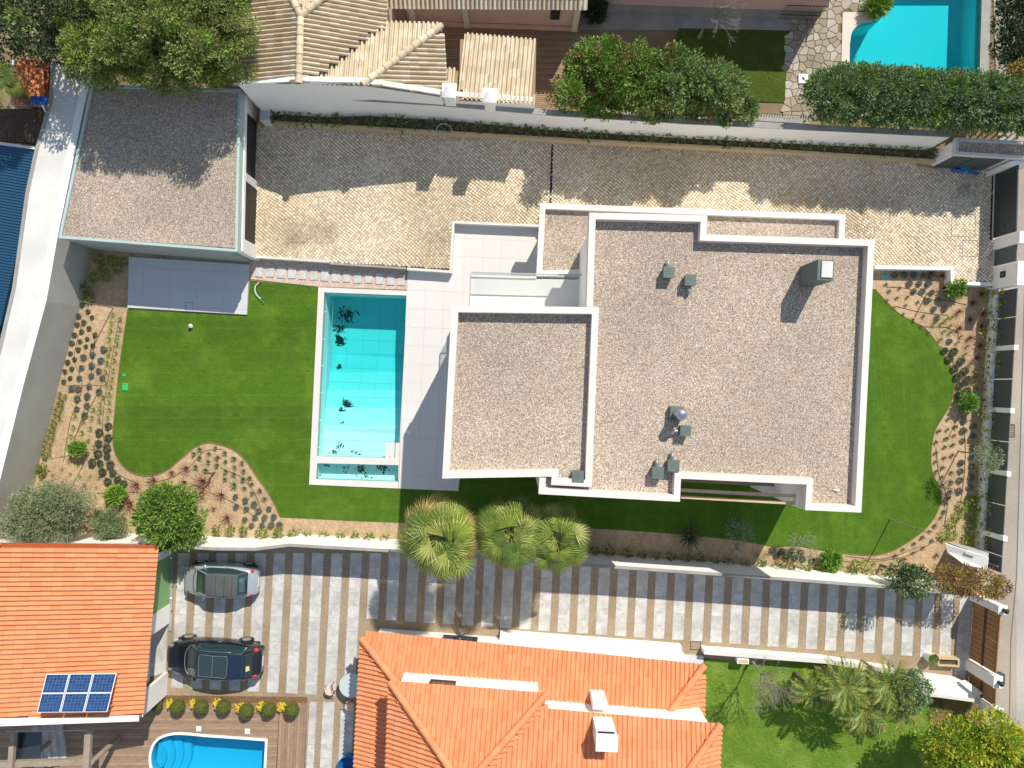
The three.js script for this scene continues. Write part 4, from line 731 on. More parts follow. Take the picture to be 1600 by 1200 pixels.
// ---------- orange-roofed house, south ----------
{
  const h = thing('tiled_house', 'large house with hipped orange tile roofs and white dormer walls at the bottom edge', 'house', ...P(840, 1120));
  obj('wall', prism(Q([[578, 1012], [1088, 1052], [1082, 1330], [566, 1330]], 2.6), -0.03, 2.5), M.white, h);
  obj('wall', prism(Q([[622, 1076], [842, 1093], [836, 1330], [614, 1330]], 4.8), 2.6, 4.75), M.white, h);
  obj('wall', prism(Q([[838, 1119], [1113, 1141], [1104, 1330], [834, 1330]], 4.9), 2.6, 4.82), M.white, h);
  tiledRoof(h, [
    [[565, 998, 2.6], [1100, 1040, 2.6], [1012, 1158, 3.65], [656, 1112, 3.65]],
    [[565, 998, 2.6], [656, 1112, 3.65], [645, 1300, 3.65], [551, 1300, 2.6]],
    [[1100, 1040, 2.6], [1012, 1158, 3.65], [1006, 1300, 3.65], [1092, 1300, 2.6]]], ORANGE,
    [[[565, 998, 2.68], [652, 1108, 3.68]], [[1100, 1040, 2.68], [1014, 1155, 3.68]]], 150);
  tiledRoof(h, [
    [[610, 1066, 4.8], [853, 1085, 4.8], [724, 1231, 6.44]],
    [[610, 1066, 4.8], [724, 1231, 6.44], [720, 1330, 6.44], [600, 1330, 4.8]],
    [[853, 1085, 4.8], [846, 1330, 4.8], [720, 1330, 6.44], [724, 1231, 6.44]]], ORANGE,
    [[[610, 1066, 4.88], [724, 1231, 6.5]], [[853, 1085, 4.88], [724, 1231, 6.5]]], 100);
  tiledRoof(h, [
    [[832, 1108, 4.9], [1125, 1133, 4.9], [1038, 1258, 6.2], [745, 1232, 6.2]],
    [[1125, 1133, 4.9], [1116, 1330, 4.9], [1034, 1330, 6.2], [1038, 1258, 6.2]]], ORANGE,
    [[[1125, 1133, 4.98], [1038, 1258, 6.26]]], 50);
  const ch = obj('chimney', [box(0.8, 1.6, 0.62, ...(p => [p.x, 4.9, p.z])(P3(948, 1160, 6.5)))], M.white, h);
  obj('chimney_cap', box(0.88, 0.07, 0.7, ...(p => [p.x, 6.5, p.z])(P3(948, 1160, 6.5)), -ROT, 0.02), M.white, ch);
  obj('chimney_vent', box(0.66, 0.12, 0.03, ...(p => [p.x, 6.3, p.z - 0.32])(P3(948, 1160, 6.5))), M.dark, ch);
  obj('chimney', box(0.62, 1.35, 0.3, ...(p => [p.x, 3.0, p.z])(P3(938, 1104, 4.4))), M.white, h);
  windowOn(h, P(672, 1066, 4.2), P(712, 1069, 4.2), 4.0, 4.72, -0.06, 2); windowOn(h, P(690, 1004, 1.8), P(745, 1008, 1.8), 0.9, 2.2, -0.06, 2);
  const t = thing('front_step', 'white terrace edge before the orange roofed house', 'terrace', ...P(920, 1010));
  obj('floor', prism(Q([[640, 991], [782, 1000], [782, 1020], [640, 1012]]), -0.02, 0.10), M.white, t); obj('floor', prism(Q([[782, 1000], [1098, 1024], [1098, 1048], [782, 1030]]), -0.02, 0.12), M.patioTile, t); obj('bench_wall', strip(Q([[781, 997], [1065, 1019]], 0.5), 0.5, -0.02, 0.5), M.white, t);
  const dm = thing('doormat', 'dark doormat at the north west corner of the orange roofed house', 'doormat', ...P(626, 996)); { const p = P(628, 994); obj('mat', box(1.0, 0.03, 0.4, p[0], 0.1, p[1], -ROT, 0.01), M.dark, dm); obj('border', box(1.08, 0.02, 0.48, p[0], 0.099, p[1], -ROT, 0.006), M.frame, dm); }
}
// ---------- south-east: white walls, wooden gates, cabinet ----------
{
  const w = thing('garden_wall', 'low white wall along the south edge of the shared driveway', 'wall', ...P(1200, 1025)); obj('wall', strip(Q([[1100, 1018.5], [1290, 1033], [1400, 1050]], 0.6), 0.18, -0.02, 0.6), M.white, w); obj('coping', strip(Q([[1100, 1018.5], [1290, 1033], [1400, 1050]], 0.6), 0.22, 0.6, 0.63), M.whiteOld, w);
  const bx = thing('planter_box', 'white planter box fixed on the low south wall', 'planter', ...P(1161, 1026)); { const p = P(1161, 1026, 0.6); obj('box', box(0.55, 0.28, 0.24, p[0], 0.35, p[1] + 0.22), M.white, bx); obj('soil', box(0.46, 0.02, 0.16, p[0], 0.625, p[1] + 0.22), M.kerb, bx); }
  const w2 = thing('garden_wall', 'white wall and stepped block beside the small brown gate', 'wall', ...P(1495, 1075)); obj('wall', prism(Q([[1440, 1060], [1512, 1069], [1546, 1091], [1546, 1096], [1440, 1082]], 0.9), -0.02, 1.0), M.white, w2); obj('coping', strip(Q([[1440, 1083], [1546, 1097]], 1.0), 0.16, 0.9, 1.06), M.whiteOld, w2); obj('step', prism(Q([[1500, 1067], [1512, 1065], [1536, 1083], [1524, 1086]], 1.1), 0.9, 1.16), M.white, w2);
  const gate = (nm, lab, y0, y1, x0, x1, two) => { const g = thing(nm, lab, 'gate', ...P(x0, (y0 + y1) / 2)); const A = P(x0, y0), B = P(x1, y1), at = t => [A[0] + (B[0] - A[0]) * t, A[1] + (B[1] - A[1]) * t];
    const leaves = two ? [[0.01, 0.495], [0.505, 0.99]] : [[0.02, 0.98]];
    for (const [a, b] of leaves) { const lf = obj('leaf', strip([at(a), at(b)], 0.05, 0.06, 1.95), M.gateWood, g); for (let i = 0; i < 6; i++) { const s = a + (b - a) * (i + 0.08) / 6, e = a + (b - a) * (i + 0.92) / 6; obj('board', strip([at(s), at(e)].map(p => [p[0] - 0.035, p[1]]), 0.02, 0.12, 1.88), M.gateWood, lf); } obj('rail', strip([at(a), at(b)].map(p => [p[0] - 0.055, p[1]]), 0.03, 0.95, 1.08), M.darkWood, lf); } return g; };
  gate('wooden_gate', 'large brown wooden double gate closing the shared driveway', 938, 1028, 1521, 1514, true);
  gate('wooden_gate', 'small brown wooden gate between two white gate piers', 1050, 1076, 1514, 1513, false);
  for (const [x, y, l] of [[1521, 932, 'white lamp topped pier at the hedge end of the wooden gate'], [1514, 1038, 'white pier between the large and the small wooden gate'], [1515, 1083, 'white lamp topped pier south of the small wooden gate']]) {
    const p = P(x, y), t = thing('gate_pier', l, 'pier', p[0], p[1]); obj('pier', box(0.36, 2.05, y === 1038 ? 0.5 : 0.36, p[0], -0.02, p[1]), M.white, t); obj('cap', box(0.42, 0.06, y === 1038 ? 0.56 : 0.42, p[0], 2.03, p[1], -ROT, 0.01), M.white, t);
    obj('lamp', new THREE.CylinderGeometry(0.07, 0.09, 0.22, 10).toNonIndexed().translate(p[0] + 0.02, 2.2, p[1]), M.dark, t); obj('lamp_cap', new THREE.ConeGeometry(0.13, 0.09, 10).toNonIndexed().translate(p[0] + 0.02, 2.35, p[1]), M.dark, t);
  }
  { const p = P3(1518, 1048, 2.0), m = thing('letter_box', 'dark letter box on the street side of the white gate pier', 'letter box', ...P(1520, 1046)); obj('box', box(0.36, 0.3, 0.45, ...(q => [q[0] + 0.37, 1.4, q[1]])(P(1514, 1038))), M.gate, m); obj('lid', box(0.40, 0.03, 0.49, ...(q => [q[0] + 0.37, 1.7, q[1]])(P(1514, 1038)), -ROT, 0.008), M.fencePanel, m); }
  { // meter cabinet with a folded white roof
    const c = thing('meter_cabinet', 'white meter cabinet with a folded pale roof standing in the bed by the fence', 'cabinet', ...P(1505, 868)); const q = Q([[1476, 852], [1508, 862], [1505, 868], [1474, 862]]);
    obj('body', prism(Q([[1482, 848], [1514, 853], [1511, 872], [1479, 866]]), -0.02, 1.45), M.greyRender, c); obj('roof', slab([P3(1478, 850, 1.75), P3(1545, 872, 1.75), P3(1543, 889, 1.55), P3(1508, 883, 1.55), P3(1480, 862, 1.55)], 0.08), M.white, c); obj('leg', bar(P3(1525, 872, 0).setY(-0.02), P3(1525, 872, 0).setY(1.6), 0.05), M.galv, c); obj('slot', box(0.5, 0.02, 0.1, ...(v => [v.x, 1.72, v.z])(P3(1516, 866, 1.74)), -0.35), M.greyRender, c);
  }
}
// ---------- vegetation ----------
const G = (r, g, b) => sg(r, g, b);
const PAL = {
  olive: [G(132, 144, 104), G(154, 162, 126), G(112, 128, 88), G(170, 176, 144)],
  green: [G(104, 136, 48), G(124, 154, 56), G(84, 116, 40), G(148, 172, 78)],
  lime: [G(120, 158, 44), G(146, 178, 62), G(98, 140, 36), G(160, 188, 84)],
  dark: [G(48, 74, 34), G(60, 88, 42), G(40, 62, 30), G(78, 100, 52)],
  tree: [G(126, 140, 66), G(148, 158, 82), G(102, 122, 54), G(166, 172, 104)],
  laurel: [G(110, 136, 82), G(130, 154, 100), G(92, 118, 66), G(164, 180, 138)],
  red: [G(150, 106, 72), G(168, 120, 84), G(110, 120, 50)],
  yellow: [G(196, 190, 40), G(176, 180, 44), G(146, 164, 44), G(214, 202, 58)],
  gold: [G(176, 150, 56), G(150, 136, 60), G(128, 132, 56), G(168, 128, 60)],
  grey: [G(132, 144, 134), G(152, 162, 150), G(116, 128, 120)],
  bronze: [G(120, 74, 60), G(146, 92, 70), G(98, 62, 54)],
};
class Leaves {
  constructor() { this.p = []; this.c = []; }
  leaf(x, y, z, dir, nrm, L, W, col, fold = 0.25) {
    const s = dir.clone().cross(nrm).normalize(), n = s.clone().cross(dir).normalize(), m = V3(x, y, z).addScaledVector(dir, L * 0.5), f = W * fold;
    const a = [x, y, z], l = m.clone().addScaledVector(s, W / 2).addScaledVector(n, f), r = m.clone().addScaledVector(s, -W / 2).addScaledVector(n, f), t = V3(x, y, z).addScaledVector(dir, L);
    this.p.push(...a, r.x, r.y, r.z, t.x, t.y, t.z, ...a, t.x, t.y, t.z, l.x, l.y, l.z); for (let i = 0; i < 6; i++) this.c.push(col.r, col.g, col.b);
  }
  blade(pts, W, col) {                             // arching strap leaf along points
    for (let i = 0; i < pts.length - 1; i++) { const a = pts[i], b = pts[i + 1], d = b.clone().sub(a), s = V3(-d.z, 0, d.x).normalize(), wa = W * (1 - i / (pts.length - 1) * 0.85) / 2, wb = W * (1 - (i + 1) / (pts.length - 1) * 0.95) / 2;
      this.p.push(a.x - s.x * wa, a.y, a.z - s.z * wa, a.x + s.x * wa, a.y, a.z + s.z * wa, b.x + s.x * wb, b.y, b.z + s.z * wb, a.x - s.x * wa, a.y, a.z - s.z * wa, b.x + s.x * wb, b.y, b.z + s.z * wb, b.x - s.x * wb, b.y, b.z - s.z * wb); for (let k = 0; k < 6; k++) this.c.push(col.r, col.g, col.b); }
  }
  build() { return geoFrom(this.p, null, this.c); }
}
function rdir() { const z = 2 * R() - 1, a = 6.2832 * R(), r = Math.sqrt(1 - z * z); return V3(r * Math.cos(a), z, r * Math.sin(a)); }
function pick(p, bias) { const i = Math.min(p.length - 1, Math.floor(R() * p.length)); return p[i].clone().multiplyScalar(bias); }
// crown of leaf clumps through ellipsoids [x,y,z,rx,ry,rz]
function crown(blobs, clumps, perClump, clumpR, L, W, pal, accent = null, accentShare = 0) {
  const lv = new Leaves(), vol = blobs.map(b => Math.pow(b[3] * b[4] * b[5], 0.7)), tot = vol.reduce((a, b) => a + b);
  for (let k = 0; k < clumps; k++) {
    let t = R() * tot, i = 0; while (t > vol[i] && i < blobs.length - 1) t -= vol[i++];
    const b = blobs[i], d = rdir(); if (d.y < -0.3) d.y *= -0.6; d.normalize();
    const rad = R() < 0.72 ? 0.78 + 0.26 * R() : 0.3 + 0.5 * R(), cx = b[0] + d.x * b[3] * rad, cy = b[1] + d.y * b[4] * rad, cz = b[2] + d.z * b[5] * rad;
    const bias = 0.95 + 0.45 * R(), pp = accent && R() < accentShare ? accent : pal, cr = clumpR * (0.6 + 0.8 * R());
    for (let j = 0; j < perClump; j++) {
      const e = rdir(), q = Math.cbrt(R()) * cr, dir = e.clone().addScaledVector(d, 0.7).add(V3(0, 0.15, 0)).addScaledVector(rdir(), 0.5).normalize(), nr = rdir().add(V3(0, 0.9, 0)).normalize(), s = 0.7 + 0.6 * R();
      lv.leaf(cx + e.x * q, cy + e.y * q * 0.8, cz + e.z * q, dir, nr, L * s, W * s, pick(pp, bias));
    }
  }
  return lv.build();
}
function limbs(base, tips, r) {                    // trunk that forks to the tips
  const gs = [], fork = base.clone().lerp(tips.reduce((a, t) => a.add(t), V3(0, 0, 0)).multiplyScalar(1 / tips.length), 0.4);
  gs.push(bar(base, fork, r, 8, r * 0.72)); for (const t of tips) { const m = fork.clone().lerp(t, 0.5).add(V3((R() - 0.5) * 0.2, 0.1, (R() - 0.5) * 0.2)); gs.push(bar(fork, m, r * 0.6, 6, r * 0.4), bar(m, t, r * 0.4, 5, r * 0.12)); } return gs;
}
// blobs given as [px,py,h,rx,ry,rz]
function tree(name, label, cat, bl, trunkR, clumps, per, cr, L, W, pal, group, accent, share, leafName = 'crown') {
  const b = bl.map(([x, y, h, rx, ry, rz]) => { const p = P(x, y, h); return [p[0], h, p[1], rx, ry, rz]; });
  const c = b.reduce((a, q) => [a[0] + q[0] / b.length, a[1] + q[2] / b.length], [0, 0]);
  const t = thing(name, label, cat, c[0], c[1], group);
  obj(leafName, crown(b, clumps, per, cr, L, W, pal, accent, share), M.leaf, t);
  if (trunkR) obj('trunk', limbs(V3(c[0], -0.03, c[1]), b.flatMap(q => [0, 1].map(() => V3(q[0] + (R() - 0.5) * q[3], q[1] + (R() - 0.3) * q[4] * 0.6, q[2] + (R() - 0.5) * q[5]))), trunkR), M.trunk, t);
  return t;
}
function lobes(list, n, r0, r1, seedShift = 0) {   // break big crown masses into smaller lobes
  const out = list.map(([x, y, h, rx, ry, rz]) => [x, y, h - 0.15, rx * 0.86, ry * 0.86, rz * 0.86]); for (const [x, y, h, rx, ry, rz] of list) { const k = Math.max(2, Math.round(n * rx * rz / 4)); for (let i = 0; i < k; i++) { const d = rdir(), q = 0.55 + 0.35 * R(), r = rr(r0, r1); out.push([x + d.x * rx * q * 36, y + d.z * rz * q * 36, h + Math.max(-0.2, d.y) * ry * q, r, r * 0.85, r]); } } return out;
}
tree('broadleaf_tree', 'large yellow green tree overhanging the gravel roofed garden store', 'tree', lobes([[180, 60, 5.6, 2.0, 1.6, 1.8], [250, 45, 6.2, 2.4, 1.8, 2.1], [330, 50, 5.8, 2.2, 1.7, 1.9], [275, 112, 5.0, 2.4, 1.2, 1.1], [170, 106, 4.8, 1.7, 1.2, 1.1], [140, 60, 5.2, 1.3, 1.3, 1.4], [365, 92, 4.8, 1.2, 1.2, 1.2], [230, -10, 6.0, 3.0, 1.6, 1.6], [345, -5, 5.6, 1.6, 1.5, 1.4]], 7, 0.5, 0.85), 0.28, 1500, 66, 0.25, 0.13, 0.055, PAL.tree, undefined, PAL.lime, 0.15);
tree('broadleaf_tree', 'dark dense tree in the far north west corner', 'tree', [[30, 40, 4.4, 1.9, 1.5, 1.4], [85, 30, 5.0, 1.6, 1.6, 1.6], [70, 75, 3.6, 1.2, 1.0, 0.8], [-20, 10, 4.6, 1.5, 1.5, 1.5], [130, 10, 5.6, 1.3, 1.4, 1.2]], 0.2, 330, 34, 0.32, 0.16, 0.08, PAL.dark, undefined, PAL.green, 0.25);
tree('broadleaf_tree', 'broad glossy green tree with reddish tips beside the brown deck', 'tree', lobes([[940, 112, 3.6, 1.7, 1.5, 1.5], [905, 148, 3.1, 1.4, 1.3, 0.9], [985, 120, 3.9, 1.6, 1.4, 1.6], [960, 168, 2.8, 1.7, 1.0, 0.6]], 9, 0.35, 0.6), 0.16, 950, 34, 0.2, 0.13, 0.07, PAL.green.concat(PAL.lime[0]), undefined, PAL.red, 0.10);
tree('broadleaf_tree', 'broad glossy green tree with reddish tips beside the bare tree', 'tree', lobes([[1060, 130, 3.7, 1.7, 1.5, 1.5], [1115, 142, 3.5, 1.6, 1.3, 1.3], [1080, 172, 2.8, 2.0, 1.0, 0.5], [1142, 162, 3.0, 0.9, 1.0, 0.9], [1020, 162, 3.2, 1.2, 1.0, 0.8]], 9, 0.35, 0.6), 0.16, 1050, 34, 0.2, 0.13, 0.07, PAL.laurel.concat(PAL.green), undefined, PAL.red, 0.14);
{ // clipped hedge with stems showing at its foot
  const bl = []; for (let i = 0; i < 13; i++) bl.push([1285 + i * 28, 146 + i * 1.8 + (i === 0 ? 2 : 0), 3.4, 0.8, 1.05, i === 0 ? 0.95 : 1.2]);
  const t = tree('clipped_hedge', 'long clipped laurel hedge along the south side of the blue pool', 'hedge', bl, 0, 2400, 40, 0.2, 0.12, 0.065, PAL.laurel, undefined, PAL.green, 0.25, 'foliage');
  for (let i = 0; i < 26; i++) { const x = 1305 + i * 11.5, a = P(x, 196 + i * 0.6), b = P3(x + rr(-6, 10), 168 + i * 0.7, 2.8); obj('stem', bar(V3(a[0], -0.03, a[1]), b, 0.05, 5, 0.03), M.twig, t); }
  const bl2 = []; for (let i = 0; i < 5; i++) bl2.push([1577 + i % 2 * 8, 10 + i * 23, 2.2, 0.75, 0.9, 0.7]);
  tree('clipped_hedge', 'dark hedge in shade at the right end of the blue pool', 'hedge', bl2, 0, 220, 32, 0.22, 0.13, 0.075, PAL.dark, undefined, undefined, 0, 'foliage');
  const blp = []; for (let i = 0; i < 4; i++) blp.push([1590 + i % 2 * 20, -30 - i * 40, 3.2, 1.2, 1.2, 1.2]);
  tree('broadleaf_tree', 'yellow tipped shrub at the right end of the clipped hedge', 'shrub', [[1594, 118, 3.6, 0.55, 0.6, 0.5]], 0.05, 40, 26, 0.2, 0.14, 0.08, PAL.gold);
}
tree('olive_tree', 'large rounded grey green olive tree in the south west bed corner', 'tree', [[76, 800, 2.0, 1.75, 1.2, 1.25], [100, 782, 2.3, 1.2, 1.0, 0.9], [50, 815, 1.9, 1.2, 0.9, 0.8]], 0.12, 420, 70, 0.25, 0.11, 0.032, PAL.olive);
tree('olive_tree', 'small rounded grey green olive bush next to the large olive tree', 'tree', [[173, 816, 1.2, 0.72, 0.75, 0.68]], 0.06, 130, 70, 0.17, 0.09, 0.028, PAL.olive.concat(PAL.green[0]));
tree('round_tree', 'round bright green tree overhanging the white garden wall near the silver car', 'tree', [[268, 806, 2.2, 1.45, 1.2, 1.3], [262, 788, 2.4, 1.1, 0.9, 0.8], [285, 828, 2.2, 0.9, 0.9, 0.75]], 0.11, 320, 30, 0.24, 0.17, 0.075, PAL.green.concat(PAL.lime[0]));
tree('round_tree', 'dark leafy shrub spilling over the east end of the garden wall', 'shrub', [[1420, 908, 2.3, 0.85, 0.9, 0.7], [1408, 895, 2.0, 0.6, 0.7, 0.5]], 0.07, 110, 30, 0.2, 0.12, 0.06, PAL.dark.concat(PAL.laurel));
tree('creeper_hedge', 'golden brown straggly hedge beside the wooden driveway gate', 'hedge', [[1470, 900, 1.9, 0.7, 0.6, 0.5], [1500, 905, 2.1, 0.8, 0.7, 0.6], [1530, 910, 2.1, 0.8, 0.7, 0.6], [1553, 912, 2.1, 0.5, 0.6, 0.5]], 0.05, 170, 26, 0.22, 0.12, 0.05, PAL.gold, undefined, PAL.bronze, 0.25);
tree('round_tree', 'yellow green leafy tree in the south east corner', 'tree', [[1490, 1165, 2.8, 1.4, 1.3, 1.0], [1545, 1150, 2.9, 1.2, 1.3, 1.0], [1520, 1205, 2.8, 1.8, 1.3, 1.2], [1590, 1180, 2.8, 1.1, 1.2, 1.0]], 0.14, 800, 32, 0.24, 0.16, 0.08, PAL.yellow.slice(1, 3).concat(PAL.lime[1], PAL.lime[0]), undefined, PAL.yellow, 0.28);
tree('round_tree', 'dark rounded shrub behind the feather palms', 'shrub', [[1418, 1075, 2.2, 0.85, 0.9, 0.9]], 0.07, 90, 30, 0.2, 0.12, 0.06, PAL.laurel);
// slim young trees on the beds: thin stem and loose crown
function sapling(bx, by, h, r, per, pal, label, clumps = 26, L = 0.10, W = 0.04) {
  const [x, z] = P(bx, by), t = thing('young_tree', label, 'tree', x, z);
  obj('trunk', bar(V3(x, -0.02, z), V3(x, h, z), 0.035, 6, 0.02), M.trunk, t); obj('crown', crown([[x, h, z, r, r * 0.85, r]], clumps, per, r * 0.34, L, W, pal), M.leaf, t);
}
sapling(1497, 705, 2.05, 0.58, 40, PAL.olive, 'slim young olive tree with a round grey crown over the street fence', 34, 0.1, 0.035);
sapling(1243, 848, 0.9, 0.62, 30, PAL.olive.concat(PAL.grey), 'loose grey green shrub at the lawn edge south of the house', 26, 0.11, 0.03);
sapling(1145, 828, 0.9, 0.58, 26, PAL.grey.concat(PAL.olive), 'loose grey shrub in the shade south of the house', 26, 0.11, 0.03);
function roundShrub(px, py, r, pal, label, h = 0.35, L = 0.15, W = 0.07) { const [x, z] = P(px, py, h), t = thing('round_shrub', label, 'shrub', x, z); obj('foliage', crown([[x, h, z, r * 0.86, h * 0.9, r * 0.86]], Math.round(60 * r / 0.4), 22, r * 0.3, L, W, pal), M.leaf, t); obj('stem', bar(V3(x, -0.02, z), V3(x, h * 0.7, z), 0.03, 5), M.trunk, t); }
roundShrub(1492, 451, 0.40, PAL.lime.concat(G(96, 150, 88)), 'round fresh green shrub at the corner of the white drive kerb');
roundShrub(1511, 629, 0.42, PAL.lime.concat(G(96, 150, 88)), 'round fresh green shrub beside the east lawn curve');
roundShrub(1298, 876, 0.48, PAL.lime.concat(G(96, 150, 80)), 'round fresh green shrub by the south wall near the lawn');
roundShrub(122, 701, 0.34, PAL.lime, 'round lime green shrub in the west bed near the white wall');
roundShrub(181, 774, 0.44, PAL.lime, 'round lime green shrub between the olive trees and the round tree');
roundShrub(1370, 8, 0.42, PAL.lime, 'spiky lime plant in the curve of the pool rim', 0.4, 0.35, 0.05);
roundShrub(930, 18, 0.5, PAL.dark, 'dark shrub in the shaded corner beside the pink house', 0.5); roundShrub(940, 2, 0.3, PAL.green, 'small bright green plant beside the pink house');
// ---- small bedding plants: one of each kind, then individuals ----
const KIND = {};
function proto(k, fn) { const list = []; for (let v = 0; v < 3; v++) { const lv = new Leaves(); fn(lv); list.push(lv.build()); } KIND[k] = list; }
const mound = (pal, n, r, h, L, W) => lv => { for (let i = 0; i < n; i++) { const d = rdir(); d.y = Math.abs(d.y) * 0.9 + 0.15; d.normalize(); const q = 0.15 + 0.85 * Math.sqrt(R()); lv.leaf(d.x * r * q, d.y * h * q + 0.02, d.z * r * q, d.clone().addScaledVector(rdir(), 0.5).normalize(), rdir().add(V3(0, 1, 0)).normalize(), L * (0.7 + 0.6 * R()), W, pick(pal, 0.85 + 0.3 * R())); } };
const strap = (pal, n, r, h, W) => lv => { for (let i = 0; i < n; i++) { const a = 6.283 * (i + R() * 0.8) / n, q = r * (0.55 + 0.5 * R()), hh = h * (0.6 + 0.6 * R()), pts = []; for (let k = 0; k <= 4; k++) { const t = k / 4; pts.push(V3(Math.cos(a) * q * t, hh * (t * 1.9 - t * t * 1.35) + 0.01, Math.sin(a) * q * t)); } lv.blade(pts, W, pick(pal, 0.85 + 0.3 * R())); } };
proto('lavender', mound(PAL.grey, 260, 0.13, 0.17, 0.06, 0.03)); proto('santolina', mound([G(112, 126, 98), G(128, 142, 112), G(98, 114, 84)], 260, 0.13, 0.17, 0.055, 0.032));
proto('tuft', strap([G(150, 164, 70), G(128, 150, 58), G(168, 176, 92)], 14, 0.26, 0.2, 0.035)); proto('cordyline', strap(PAL.bronze, 30, 0.52, 0.42, 0.03)); proto('agave', strap([G(96, 118, 78), G(112, 132, 90), G(84, 104, 66)], 13, 0.22, 0.2, 0.05));
proto('grass', strap([G(158, 160, 84), G(140, 146, 72), G(176, 172, 104), G(120, 132, 62)], 42, 0.30, 0.36, 0.016)); proto('wallshrub', mound(PAL.green.concat(PAL.yellow[2]), 70, 0.24, 0.36, 0.16, 0.07)); proto('limeball', mound(PAL.lime.concat(PAL.yellow[1]), 120, 0.24, 0.26, 0.1, 0.05));
proto('darkshrub', mound(PAL.green.concat(PAL.dark[1]), 60, 0.22, 0.36, 0.16, 0.06)); proto('fenceshrub', mound([G(140, 162, 70), G(112, 140, 58), G(184, 190, 82), G(214, 190, 84)], 80, 0.34, 0.75, 0.2, 0.075));
const KN = { lavender: ['lavender_plant', 'lavender'], santolina: ['mound_plant', 'plant'], tuft: ['grass_tuft', 'plant'], cordyline: ['spiky_plant', 'plant'], agave: ['strap_plant', 'plant'], grass: ['grass_clump', 'grass'], wallshrub: ['wall_shrub', 'shrub'], limeball: ['lime_shrub', 'shrub'], darkshrub: ['planter_shrub', 'shrub'], fenceshrub: ['fence_shrub', 'shrub'] };
function bed(kind, label, group, pts, sc = 1, y = 0) {
  for (const p of pts) { const [x, z] = P(p[0], p[1], y), m = obj(KN[kind][0], KIND[kind][Math.floor(R() * 3)], M.leaf); m.position.set(x, y - 0.005, z); m.rotation.y = R() * 6.283; m.scale.setScalar(sc * (p[2] || 1) * (0.88 + 0.24 * R())); tag(m, label, KN[kind][1], group); }
}
const W0 = (u, v) => [60 + u / 3.75, 400 + v / 3.75];       // survey sheet of the west bed
bed('santolina', 'small olive mound of the upper west bed by the white wall', 'olive mounds of the upper west bed', [[295, 325], [240, 352], [318, 360], [270, 390], [232, 402], [300, 424], [216, 462], [258, 443], [336, 462], [202, 510], [248, 500], [290, 486], [238, 548], [282, 530], [324, 525], [192, 570], [215, 605], [176, 622], [200, 660], [160, 676], [190, 715], [152, 736], [260, 285]].map(p => W0(...p)), 0.8);
bed('lavender', 'small blue grey lavender mound in the middle of the west bed', 'lavender of the west bed', [[322, 578], [270, 592], [388, 545], [370, 612], [318, 640], [258, 655], [358, 672], [314, 702], [244, 716], [381, 714], [302, 762], [238, 778], [360, 795], [292, 820], [234, 834], [289, 876], [230, 896], [278, 932], [202, 776]].map(p => W0(...p)));
bed('tuft', 'little yellow green tuft along the west lawn edge', 'yellow green tufts of the west bed', [[484, 370], [432, 394], [482, 428], [430, 438], [470, 472], [418, 486], [464, 515], [426, 542], [458, 570], [416, 582], [450, 610], [408, 628], [442, 670], [398, 680], [436, 720], [398, 742], [430, 765], [420, 808], [384, 826], [418, 856], [420, 900], [368, 870], [366, 910], [328, 900], [410, 945], [362, 965], [318, 945], [218, 935], [210, 1000], [260, 1035], [310, 1010], [195, 1055], [268, 968], [330, 1120], [296, 1080], [440, 345]].map(p => W0(...p)));
bed('santolina', 'dark round mound in the row at the west lawn corner', 'round mounds at the west lawn corner', [[171, 665], [157, 675], [171, 683], [156, 692], [169, 699], [155, 708], [169, 712], [146, 722], [158, 723], [174, 725], [162, 736], [178, 738], [170, 751], [185, 748], [195, 755], [181, 762]], 1.25);
bed('tuft', 'tiny green tuft near the foot of the west wall', 'tiny tufts in the south west bed', [[108, 722], [122, 727], [98, 732], [111, 740], [126, 744], [142, 744], [83, 742], [133, 757], [151, 761], [149, 775], [155, 747]], 0.62);
bed('grass', 'feathery dry grass clump along the foot of the west wall', 'dry grass at the west wall', [...Array(22)].map((_, i) => [97 - i * 1.25 + rr(-2, 2) + (i % 2) * 7, 615 + i * 4.2]), 0.8);
bed('wallshrub', 'small leafy shrub at the foot of the grey west wall', 'leafy shrubs at the west wall', [[73, 709], [68, 730], [69, 736]], 0.9);
bed('limeball', 'bushy green plant in the shaded bed beside the patio', 'plants in the shaded bed', [[155, 404], [177, 408], [163, 419], [185, 421], [149, 434], [168, 433], [195, 409]], 1.0); bed('darkshrub', 'dark leafy plant against the wall in the shaded bed', 'dark plants in the shaded bed', [[136, 449], [141, 465]], 1.0);
const S0 = (u, v) => [220 + u * 0.15, 680 + v * 0.15];      // survey sheet of the bay
bed('agave', 'grey green strap leaved plant in the rounded bay of the bed', 'strap leaved plants in the bay', [[560, 195], [620, 150], [715, 190], [785, 135], [885, 185], [620, 235], [710, 275], [806, 235], [800, 318], [890, 272], [980, 240], [580, 330], [685, 365], [985, 330], [1065, 290], [890, 375], [1075, 375], [980, 410], [880, 460], [985, 520, 1.3], [1072, 460], [1140, 445], [1085, 550], [1160, 510], [1165, 605], [1248, 575], [1292, 660]].map(p => [...S0(p[0], p[1]), p[2]]));
bed('cordyline', 'reddish brown spiky plant in the bay beside the round tree', 'red spiky plants of the bay', [[145, 470], [330, 390, 0.6], [480, 345, 0.8], [460, 490, 0.8], [655, 480, 1.1], [645, 610], [850, 620, 0.9], [910, 860, 1.1], [765, 765, 0.5], [90, 600, 0.5]].map(p => [...S0(p[0], p[1]), p[2]])); bed('cordyline', 'reddish brown spiky plant beside the lime shrub', 'red spiky plants near the lime shrub', [[215, 758], [205, 786, 1.1], [150, 797, 0.5]]);
